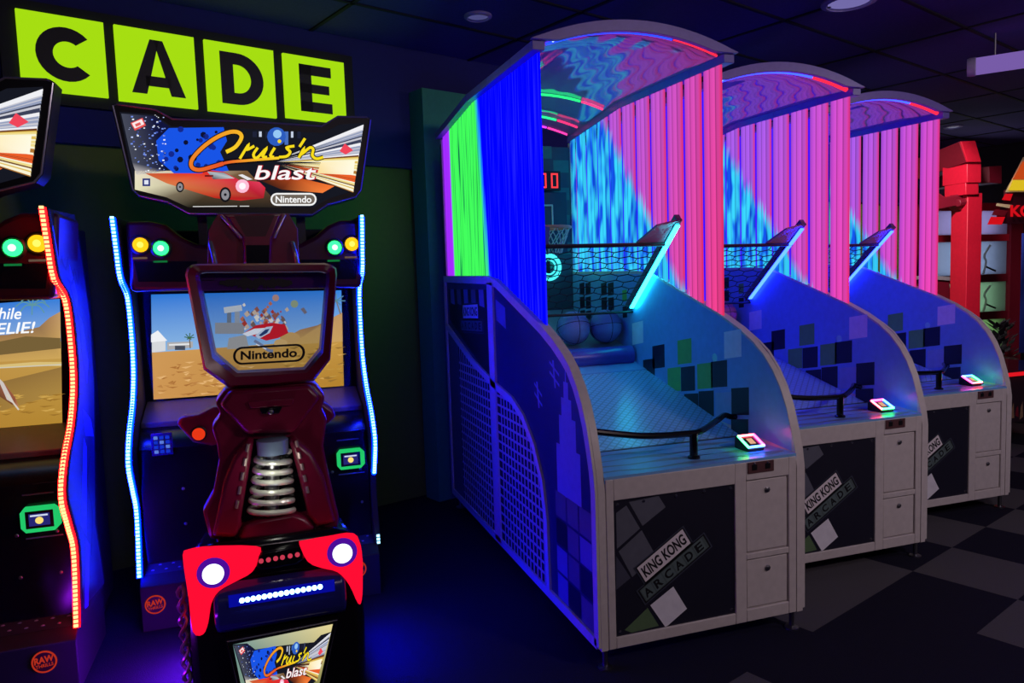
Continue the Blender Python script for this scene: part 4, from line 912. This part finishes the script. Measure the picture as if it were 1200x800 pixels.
    for j in range(len(pe)):
        k_ = (j+1) % len(pe); b.face([gq(*tilt(*pe[j])), gq(*tilt(*pe[k_])), gq(*tilt(*pi_[k_])), gq(*tilt(*pi_[j]))], ink)
    vs, fs = glyphs('Nintendo', .03); b.add([gq(*tilt(282+66*x, 420-10.5*y)) for x, y in vs], fs, ink)
    b.build('logo_print', bs); b = MB(O)
    reflection = clearmat('violet film', (150, 110, 190), 0.); fm = reflection.node_tree.nodes
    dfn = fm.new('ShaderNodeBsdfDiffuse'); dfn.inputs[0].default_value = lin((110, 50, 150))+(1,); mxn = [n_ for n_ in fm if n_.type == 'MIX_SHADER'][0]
    reflection.node_tree.links.new(dfn.outputs[0], mxn.inputs[2]); mxn.inputs[0].default_value = .55
    fb = MB(O); fb.face([ony(x, y, Yg+.004) for x, y in ((234, 321), (383, 320), (381.5, 337), (236.5, 341))], reflection); fb.build('violet_reflection', bs)  # violet reflection on the acrylic, put in as a tinted sheet
    R = random.Random(2); sp_ = []
    for j in range(46):
        t = j/45; x = 258+t*84; sp_.append((x, 331-R.uniform(0, 7)*math.sin(math.pi*t)-2))
    lo = []
    for j in range(45, -1, -1): t = j/45; lo.append((258+t*84+R.uniform(-2, 2), 333+R.uniform(0, 9)*math.sin(math.pi*t)**.7))
    b.face([gq(x, y) for x, y in sp_+lo], ink)
    for x0, y0, x1, y1 in ((235, 321, 251, 328),):
        for a_, c_ in (((x0, y0), (x1, y0)), ((x1, y0), (x1, y1)), ((x1, y1), (x0, y1)), ((x0, y1), (x0, y0))): b.tube([gq(*a_), gq(*c_)], .001, ink, 4)
    b.build('splash_print', bs)
    return root
blue_led = emat('blue LED channel', (0, 10, 255), 85.); blue_core = emat('blue LED bead', (150, 225, 255), 3.)
red_led = emat('red LED channel', (255, 6, 10), 14.); red_core = emat('red LED bead', (255, 190, 120), 2.2)
cabinet(Vector((0, 0, 0)), 'racing cabinet with blue light strips, maroon seat back and red tail wings', blue_led, blue_core, road_screen, False, True)
cabinet(Vector((-1.25, -.46, 0)), 'racing cabinet with red light strips, cut off at the left edge', red_led, red_core, desert_screen, True, False)

# ------------------------------------------------------------------ room
VWALL = 2.6
def uvbox(mb, u0, u1, v0, v1, z0, z1, mt): mb.hexa([uv(u, v, z) for z in (z0, z1) for u, v in ((u0, v0), (u1, v0), (u1, v1), (u0, v1))], mt)
b = MB(); fd = mat('dark carpet tile', (30, 29, 46), .95, spec=.1, noise=.3, scale=220, bump=.4); fl_ = mat('grey carpet tile', (84, 82, 88), .95, spec=.1, noise=.25, scale=220, bump=.4)
SU, SV = .485, .465
exc = {(-2, 0): 1, (-4, -1): 1, (-3, 2): 0}
for i in range(-16, 17):
    for j in range(-9, 7):
        u0, v0 = 1.88+i*SU, -.37+j*SV; light = (i+j) % 2 if i >= -1 else 0
        light = exc.get((i, j), light)
        if i < -4 and (i*7+j*3) % 5 == 0 and j < -3: light = 1
        b.face([uv(u0, v0), uv(u0+SU, v0), uv(u0+SU, v0+SV), uv(u0, v0+SV)], fl_ if light else fd)
tag(b.build('floor', smooth=False), kind='structure')
ZC = 3.16
b = MB(); cm = mat('dark painted ceiling tile', (74, 64, 128), .9, noise=.2, scale=60); cb = mat('ceiling grid bar', (20, 20, 32), .8)
b.face([uv(-6, -5, ZC), uv(10, -5, ZC), uv(10, VWALL+.1, ZC), uv(-6, VWALL+.1, ZC)], cm)
u = -6.
while u < 10: uvbox(b, u-.012, u+.012, -5, VWALL, ZC-.008, ZC, cb); u += 1.22
v = VWALL-.62*12
while v < VWALL: uvbox(b, -6, 10, v-.012, v+.012, ZC-.008, ZC, cb); v += .62
tag(b.build('ceiling', smooth=False), kind='structure')
b = MB(); uvbox(b, -6, 10, VWALL, VWALL+.1, 0, ZC, mat('olive wall paint', (104, 120, 48), .8)); tag(b.build('wall_back'), kind='structure')
b = MB(); uvbox(b, -6, 10, VWALL-.05, VWALL, 2.345, ZC, mat('royal blue band paint', (28, 32, 108), .8)); tag(b.build('trim_1'), kind='structure')
b = MB(); uvbox(b, .80, 1.45, VWALL-.22, VWALL-.05, 0, 2.86, mat('pillar with green LED tint', (50, 150, 112), .7)); tag(b.build('trim_2'), kind='structure')  # green light from the slats painted into the pillar colour
b = MB(); uvbox(b, 9.9, 10, -5, VWALL, 0, ZC, mat('dark far wall', (30, 28, 44), .9)); tag(b.build('wall_right'), kind='structure')

# sign
sg = empty('arcade_sign', uv(-.6, VWALL-.06, 2.78), 'row of lit lime green letter panels spelling CADE high on the wall', 'sign')
so_ = tuple(uv(-.6, VWALL-.06, 2.78)); lime = emat('lime lit panel', (166, 222, 18), 1.); ink = mat('black letter', (8, 9, 8), .5)
b = MB(so_); uvbox(b, -1.56, .36, VWALL-.085, VWALL-.051, 2.53, 3.03, matte); b.build('sign_backing', sg)
def arcp(cx, cy, r, a0, a1, n=18, sx=1.): return [(cx+sx*r*math.cos(a0+(a1-a0)*k/n), cy+r*math.sin(a0+(a1-a0)*k/n)) for k in range(n+1)]
rad = math.radians
def bar_(x0, y0, x1, y1): return [(x0, y0), (x1, y0), (x1, y1), (x0, y1)]
Co, Ci = arcp(.53, .5, .35, rad(42), rad(318), 24), arcp(.545, .5, .17, rad(52), rad(308), 24)
letters = {'C': [[Co[k], Co[k+1], Ci[k+1], Ci[k]] for k in range(24)],
           'A': [[(.16, .13), (.345, .13), (.535, .87), (.42, .87)], [(.655, .13), (.84, .13), (.58, .87), (.465, .87)], bar_(.34, .24, .66, .375)],
           'D': None, 'E': [bar_(.24, .13, .43, .87), bar_(.24, .13, .76, .29), bar_(.24, .43, .72, .57), bar_(.24, .71, .76, .87)]}
Do, Di = arcp(.44, .5, .37, rad(-90), rad(90), 20, 1.02), arcp(.44, .5, .205, rad(-90), rad(90), 20, .95)
letters['D'] = [bar_(.20, .13, .38, .87), bar_(.38, .13, .44, .295), bar_(.38, .705, .44, .87)]+[[Do[k], Do[k+1], Di[k+1], Di[k]] for k in range(20)]
for k, (ch, u0, u1, z0, z1) in enumerate((('C', -1.485, -1.095, 2.588, 2.976), ('A', -1.044, -.637, 2.58, 2.977), ('D', -.580, -.176, 2.578, 2.977), ('E', -.116, .288, 2.588, 2.974))):
    b = MB(so_); uvbox(b, u0, u1, VWALL-.105, VWALL-.085, z0, z1, lime); pn = b.build('letter_panel', sg)
    b = MB(so_)
    for pl in letters[ch]:
        A_ = [uv(u0+(u1-u0)*x, VWALL-.112, z0+(z1-z0)*y) for x, y in pl]; b.loft(A_, [p+VW*.006 for p in A_], ink)
    lt = b.build('letter', pn); lt['label'] = 'black letter %s' % ch

# ceiling lamps
def recessed(px, py, r, label, c, s):
    p = onz(px, py, ZC); o = tuple(p); root = empty('recessed_light', p, label, 'ceiling light')
    b = MB(o); b.lathe([(r, 0), (r, -.012), (r*.8, -.02), (r*.78, -.006)], p, (0, 0, 1), mat('lamp trim', (150, 140, 190), .4), 24); b.build('trim_ring', root)
    b = MB(o); b.lathe([(r*.76, -.006), (r*.5, -.012), (.001, -.013)], p, (0, 0, 1), emat('lamp lens %s' % label[:12], c, s), 20); b.build('lens', root)
recessed(560, 18, .085, 'small round recessed ceiling light above the blue wall of the nearest hoop machine', (120, 120, 200), .35)
recessed(995, 1, .16, 'large pale round ceiling light cut by the top edge', (150, 140, 220), .55)
recessed(1117, 148, .10, 'tiny far ceiling light above the red gate post', (150, 150, 180), .5)
recessed(1196, 170, .10, 'tiny far ceiling light at the right edge above the game topper', (150, 150, 180), .5)
p0, p1 = onz(1137, 79, 2.95), onz(1290, 56, 2.95)
tb = empty('tube_light', p0, 'violet tinted tube light hanging below the ceiling at the right edge', 'light')
b = MB(tuple(p0)); b.tube([p0, p1], .06, emat('violet tube cover', (140, 108, 196), .7), 16); b.build('tube_cover', tb)
b = MB(tuple(p0)); d = (p1-p0).normalized(); b.lathe([(.061, -.02), (.066, 0), (.066, .03), (.06, .035)], p0, d, mat('tube end cap', (180, 170, 210), .3), 16); b.build('end_cap', tb)
for t in (.2, .8): q_ = p0.lerp(p1, t); b = MB(tuple(p0)); b.tube([q_, Vector((q_.x, q_.y, ZC))], .006, steel, 6); b.build('hanger', tb)

# ------------------------------------------------------------------ red gate and screens at the far right
YG = 3.4
red = mat('red lacquer', (205, 22, 48), .45); redk = mat('dark red lacquer', (120, 14, 36), .5)
def gp(x, y, Y): return ony(x, y, Y)
def pxbox(mb, x0, y0, x1, y1, Y, dp, mt, shear=0.):
    f_ = [gp(x0, y1, Y), gp(x1, y1, Y), gp(x1+shear, y0, Y), gp(x0+shear, y0, Y)]
    mb.loft(f_, [p+Vector((0, dp, 0)) for p in f_], mt)
bp_ = gp(1141, 420, YG); base = Vector((bp_.x, YG, 0)); gate = empty('gate_post_frame', base, 'tall red lacquered gate post with stacked blocks beside the farthest hoop machine', 'gate')
gate.name = 'lacquered_gate'
b = MB(tuple(base)); tp_ = gp(1141, 226, YG); l_, r_ = gp(1133, 300, YG).x, gp(1150, 300, YG).x
b.box(l_, r_, YG, YG+.2, 0, tp_.z, red); b.build('post', gate, .006)
b = MB(tuple(base)); pxbox(b, 1132, 213, 1147, 228, YG-.03, .26, red); pxbox(b, 1133.5, 189, 1150, 214, YG-.05, .3, red); b.build('block', gate, .006)
b = MB(tuple(base)); pxbox(b, 1133, 165, 1146, 190, YG-.07, .34, red, 0)
f_ = [gp(1132, 190, YG-.07), gp(1148, 190, YG-.07), gp(1141, 165, YG-.07), gp(1124, 166, YG-.07)]
b = MB(tuple(base)); b.loft(f_, [p+Vector((.12, .7, -.08)) for p in f_], redk); b.loft(f_, [p+Vector((0, -.02, 0)) for p in f_], red); b.build('cap_beam', gate, .004)
b = MB(tuple(base)); f_ = [gp(1160, 214, YG+.3), gp(1174, 215, YG+.3), gp(1174, 194, YG+.3), gp(1159, 195, YG+.3)]; b.loft(f_, [p+Vector((-.3, .6, 0)) for p in f_], redk); b.build('beam_end', gate, .004)
b = MB(tuple(base)); pts = [gp(x, y, YG+.06) for x, y in ((1095, 246), (1095, 222), (1108, 231), (1122, 229), (1131, 218), (1133, 240), (1126, 246), (1120, 241))]
b.loft(pts, [p+Vector((0, .1, 0)) for p in pts], redk); b.tube([gp(1122, 238, YG+.05), gp(1132, 236, YG+.05)], .04, redk, 10); b.build('scroll_bracket', gate, .006)
# pagoda roof behind
p_ = gp(1112, 205, 5.1); rf = empty('tiled_awning', p_, 'dark ribbed tile awning behind the red gate post', 'awning')
b = MB(tuple(p_)); f_ = [gp(x, y, 5.0) for x, y in ((1078, 200), (1122, 226), (1118, 230), (1078, 224))]; bk = [gp(x, y, 5.6) for x, y in ((1078, 178), (1134, 205), (1130, 210), (1078, 190))]
b.loft(f_, bk, mat('dark roof tile', (42, 46, 66), .5))
for j in range(9):
    t = j/8; b.tube([f_[0].lerp(f_[1], t)+Vector((0, -.01, .01)), bk[0].lerp(bk[1], t)+Vector((0, 0, .01))], .016, mat('roof tile rib', (56, 58, 84), .5), 6)
b.build('tile_slope', rf)
# shoji style screen
YS = 4.7; p_ = Vector((gp(1140, 400, YS).x, YS, 0)); sj = empty('lattice_screen', p_, 'red framed lattice screen with pale panels behind the gate post', 'screen')
b = MB(tuple(p_))
for x0, x1 in ((1068, 1078), (1179, 1193)): a_, c_ = gp(x0, 320, YS).x, gp(x1, 320, YS).x; b.box(a_, c_, YS-.06, YS+.06, 0, gp(1185, 222, YS).z, redk); b.build('screen_post', sj); b = MB(tuple(p_))
for y0, y1 in ((238, 247), (275, 283), (322, 331), (366, 375), (410, 418)): a_, c_ = gp(1078, y0, YS), gp(1180, y1, YS); b.box(a_.x, c_.x, YS-.03, YS+.03, gp(1140, y1, YS).z, gp(1140, y0, YS).z, red if y0 < 300 else redk)
b.build('lattice_frame', sj)
def paper(name, c):
    m = mat(name, c, .8); nt = m.node_tree; tr = nt.nodes.new('ShaderNodeBsdfTranslucent'); tr.inputs[0].default_value = lin(c)+(1,)
    mx = nt.nodes.new('ShaderNodeMixShader'); mx.inputs[0].default_value = .7; o = [n for n in nt.nodes if n.type == 'OUTPUT_MATERIAL'][0]
    nt.links.new(nt.nodes['Principled BSDF'].outputs[0], mx.inputs[1]); nt.links.new(tr.outputs[0], mx.inputs[2]); nt.links.new(mx.outputs[0], o.inputs[0]); return m
pmats = [paper('lilac paper', (190, 186, 222)), paper('blue grey paper', (176, 190, 214)), paper('sage paper', (170, 200, 180)), paper('pale green paper', (180, 215, 168))]
for k, (y0, y1) in enumerate(((247, 275), (283, 322), (331, 366), (375, 410))):
    for x0, x1 in ((1078, 1128), (1132, 1179)):
        z0, z1 = gp(1140, y1, YS).z, gp(1140, y0, YS).z; b = MB(tuple(p_)); b.box(gp(x0, 320, YS).x+.01, gp(x1, 320, YS).x-.01, YS-.008, YS+.008, z0, z1, pmats[k])
        if x0 > 1130 and k in (1, 2):
            ln = mat('painted reed', (235, 240, 225), .6); c_ = gp(1155, (y0+y1)/2, YS)
            b.tube(spline([(c_.x-.05, YS-.012, z0+.01), (c_.x-.01, YS-.012, (z0+z1)/2-.05), (c_.x-.04, YS-.012, (z0+z1)/2+.03), (c_.x+.06, YS-.012, z1-.05)], 5), .014, ln, 5); b.tube([(c_.x-.01, YS-.012, z0+.1), (c_.x+.16, YS-.012, z0+.04)], .012, mat('painted stem', (20, 30, 34), .6), 5)
        b.build('paper_panel', sj)
# small slanted red cabinet in front of the screen
p_ = gp(1108, 345, 3.9); rc = empty('slanted_kiosk', (p_.x, 3.9, 0), 'small slanted red kiosk with a pale top behind the farthest hoop machine', 'kiosk')
b = MB((p_.x, 3.9, 0)); f_ = [gp(1096, 350, 3.9), gp(1115, 352, 3.9), gp(1112, 328, 3.9), gp(1096, 326, 3.9)]
b.loft(f_, [p+Vector((0, .3, 0)) for p in f_], redk); z_ = min(p.z for p in f_); b.box(f_[0].x-.1, f_[1].x, 3.92, 4.15, 0, z_+.02, matte); b.build('kiosk_body', rc)
b = MB((p_.x, 3.9, 0)); f_ = [gp(1094, 327, 3.88), gp(1116, 329, 3.88), gp(1122, 325, 3.88), gp(1094, 323, 3.88)]; b.loft(f_, [p+Vector((0, .34, 0)) for p in f_], mat('pale kiosk top', (160, 150, 150), .5)); b.build('kiosk_top', rc)
# game with lit topper and red edged deck at the right edge
YT = 1.9; p_ = gp(1195, 430, YT); gm = empty('pinball_table', (p_.x+.2, YT, 0), 'dark pinball table with red lit edge and a pointed yellow topper at the right edge', 'arcade machine')
go = (p_.x+.2, YT, 0)
pa, pb = gp(1178, 437, YT), gp(1215, 441, YT)
b = MB(go); b.box(pa.x+.02, pa.x+.75, YT, YT+.95, pa.z-.42, pa.z-.03, mat('dark table art', (46, 30, 40), .4))
for k in range(9): b.face([(pa.x+.021+.05*k, YT-.001, pa.z-.40+.02*(k % 3)), (pa.x+.06+.05*k, YT-.001, pa.z-.38), (pa.x+.05+.05*k, YT-.001, pa.z-.28+.03*(k % 2)), (pa.x+.03+.05*k, YT-.001, pa.z-.30)], mat('straw table art', (150, 120, 90), .5) if k % 2 else redk)
b.build('table_body', gm, .005)
b = MB(go); b.box(pa.x-.02, pa.x+.79, YT-.03, YT+1.0, pa.z-.028, pa.z, emat('red lit edge', (235, 24, 36), .9)); b.build('lit_edge', gm)
b = MB(go); b.box(pa.x+.0, pa.x+.77, YT-.01, YT+.97, pa.z, pa.z+.012, mat('table glass', (60, 40, 50), .1)); b.build('deck', gm)
for lx in (.08, .70):
    for ly in (.06, .87): b = MB(go); b.box(pa.x+lx-.03, pa.x+lx+.03, YT+ly-.03, YT+ly+.03, 0, pa.z-.41, black); b.build('leg', gm)
b = MB(go); z1 = gp(1200, 272, YT+.75).z; xk = gp(1196, 330, YT+.95).x; b.box(xk, xk+.6, YT+.75, YT+.95, pa.z, z1, mat('blue backbox', (40, 60, 150), .4))
for k in range(5): b.box(xk+.01+.05*(k % 2), xk+.06+.05*(k % 2), YT+.735, YT+.75, pa.z+.15+.15*k, pa.z+.22+.15*k, sqlight)
b.build('backbox', gm)
YK = YT+.75; q_ = lambda x, y, d_=0.: gp(x, y, YK-d_)
b = MB(go); tri = [q_(1181, 222), (q_(1225, 226)), q_(1222, 180), q_(1204, 180)]
def slab(pts, d0, d1, mt): b.loft([gp(x, y, YK-d1) for x, y in pts], [gp(x, y, YK-d0) for x, y in pts], mt)
slab([(1178, 225), (1199, 184), (1228, 184), (1246, 225)], 0, .04, mat('cream topper edge', (235, 215, 160), .5))
slab([(1187, 210), (1199, 189), (1226, 189), (1236, 210)], .04, .05, emat('orange topper panel', (225, 84, 30), .7))
slab([(1182, 223), (1187, 211), (1236, 211), (1242, 223)], .04, .052, emat('yellow topper panel', (240, 205, 40), .8))
slab([(1164, 262), (1180, 226), (1246, 226), (1258, 262)], 0, .03, mat('dark topper apron', (60, 12, 26), .4))
tr = emat('red topper panel', (225, 18, 30), .8)
slab([(1174, 234), (1178, 227), (1187, 227), (1184, 235)], .03, .04, tr); slab([(1157, 263), (1161, 254), (1178, 254), (1174, 263)], .03, .04, tr); slab([(1168, 238), (1185, 240), (1183, 244), (1167, 241)], .03, .04, mat('cream topper edge', (235, 215, 160), .5))
slab([(1162, 252), (1166, 245), (1181, 247), (1178, 253)], .03, .036, mat('dark red topper', (130, 20, 34), .4))
b.text('KO', gp(1184, 254, YK-.045), gp(1210, 254, YK-.045)-gp(1184, 254, YK-.045), gp(1184, 240, YK-.045)-gp(1184, 254, YK-.045), tr, .04)
b.tube([q_(1215, 262), q_(1215, 275)], .03, black, 8); b.build('topper_sign', gm)
# potted plant silhouette near the gate
p_ = Vector((gp(1171, 400, 4.2).x, 4.2, 0)); pt = empty('potted_shrub', p_, 'dark leafy shrub in a pot right of the red gate post', 'plant')
b = MB(tuple(p_)); b.lathe([(.14, 0), (.2, .35), (.2, .38), (.17, .38), (.16, .34)], p_, (0, 0, 1), mat('clay pot', (70, 40, 40), .7), 18); b.build('pot', pt)
b = MB(tuple(p_)); R = random.Random(4); lf = mat('dark leaf', (44, 30, 44), .6)
zt = gp(1171, 380, 4.2).z
for j in range(70):
    a = R.uniform(0, 6.28); h_ = .36+R.uniform(0, 1)*(zt-.36); rr = R.uniform(.02, .2)*(1.15-(h_-.36)/(zt-.3)); c_ = p_+Vector((rr*math.cos(a), rr*math.sin(a), h_)); dd = Vector((math.cos(a), math.sin(a), .8)).normalized(); sd = dd.cross(Vector((0, 0, 1))).normalized()
    b.loft([c_-sd*.005, c_+dd*.05-sd*.035, c_+dd*.13, c_+dd*.05+sd*.035], [p+Vector((0, 0, .004)) for p in (c_-sd*.005, c_+dd*.05-sd*.035, c_+dd*.13, c_+dd*.05+sd*.035)], lf)
b.tube([p_+Vector((0, 0, .34)), p_+Vector((0, 0, zt-.1))], .012, lf, 6); b.build('leaves', pt)

# ------------------------------------------------------------------ light
w = bpy.data.worlds.new('world'); SC.world = w; w.use_nodes = True
bg = w.node_tree.nodes['Background']; bg.inputs[0].default_value = (.25, .28, 1, 1); bg.inputs[1].default_value = .015
def area(name, loc, tgt, size, power, c):
    l = bpy.data.lights.new(name, 'AREA'); l.shape = 'DISK'; l.size = size; l.energy = power; l.color = c
    o = bpy.data.objects.new(name, l); COL.objects.link(o); o.location = loc; o.rotation_euler = (Vector(tgt)-Vector(loc)).to_track_quat('-Z', 'Y').to_euler(); return o
area('fill_lamp', (2.2, -3.4, 3.1), (1.6, 0, .5), .6, 51, (1, .78, .83))  # unseen fill added out front to light the machines' faces
area('fill_lamp', (4.6, -2.2, 3.1), (3.4, 1., .5), .6, 30, (.95, .78, .95))
sl = bpy.data.lights.new('gate_fill_spot', 'SPOT'); sl.energy = 300; sl.spot_size = math.radians(62); sl.spot_blend = .6; sl.shadow_soft_size = .1; sl.color = (1, .84, .9)  # unseen spot added to brighten the red gate
so2 = bpy.data.objects.new('gate_fill_spot', sl); COL.objects.link(so2); so2.location = (4.35, 2.3, 3.08); so2.rotation_euler = (Vector((5.9, 4.1, 1.5))-so2.location).to_track_quat('-Z', 'Y').to_euler()
area('fill_lamp', (-1.0, -3.6, 3.1), (-1.2, .5, .8), .5, 8, (1, .78, .85))  # more unseen fill, added for the racing seats

pl_ = bpy.data.lights.new('spring_fill', 'POINT'); pl_.energy = .28; pl_.shadow_soft_size = .02; pl_.color = (1, .97, .85); po_ = bpy.data.objects.new('spring_fill', pl_); COL.objects.link(po_); po_.location = ony(319, 560, .12)  # point light added beside the spring well to brighten the coil
def glow(name, loc, e, c, sx=.6, sy=.05, rot=(0, 0, 0)):
    l = bpy.data.lights.new(name, 'AREA'); l.shape = 'RECTANGLE'; l.size = sx; l.size_y = sy; l.energy = e; l.color = c
    o = bpy.data.objects.new(name, l); COL.objects.link(o); o.location = loc; o.rotation_euler = rot; return o
# under-seat glow lamps along both flanks of the seat bases
for ox, oy, cl, cr in ((0, 0, (.22, .01, 1), (.0, .0, 1)), (-1.25, -.46, (.9, .02, .2), (.35, .01, 1))):
    glow('under_seat_lamp', (-1.53+ox, .52+oy, .13), 14 if ox == 0 else 8, cl, .5, .05, (0, math.radians(70), 0)).rotation_euler = (Vector((-1, 0, -.55))).to_track_quat('-Z', 'Y').to_euler()
    glow('under_seat_lamp', (-.86+ox, .52+oy, .16), 9 if ox == 0 else 4, cr, .05, .5).rotation_euler = (Vector((1, 0, -.12))).to_track_quat('-Z', 'Z').to_euler()
bl = bpy.data.lights.new('screen_back_fill', 'AREA'); bl.shape = 'RECTANGLE'; bl.size = 1.0; bl.size_y = 1.9; bl.energy = 13; bl.color = (1, .97, .95)  # unseen lamp added behind the lattice so its panels look brighter
bo_ = bpy.data.objects.new('screen_back_fill', bl); COL.objects.link(bo_); bo_.location = ((gp(1078, 320, YS).x+gp(1180, 320, YS).x)/2, YS+.2, 1.5); bo_.rotation_euler = Vector((0, -1, 0)).to_track_quat('-Z', 'Z').to_euler()
SC.view_settings.view_transform = 'Standard'; SC.view_settings.look = 'None'
SC.view_settings.exposure = 0; SC.view_settings.gamma = 1; SC.view_settings.use_curve_mapping = False
SC.cycles.use_denoising = True; SC.cycles.max_bounces = 8; SC.cycles.sample_clamp_indirect = 6
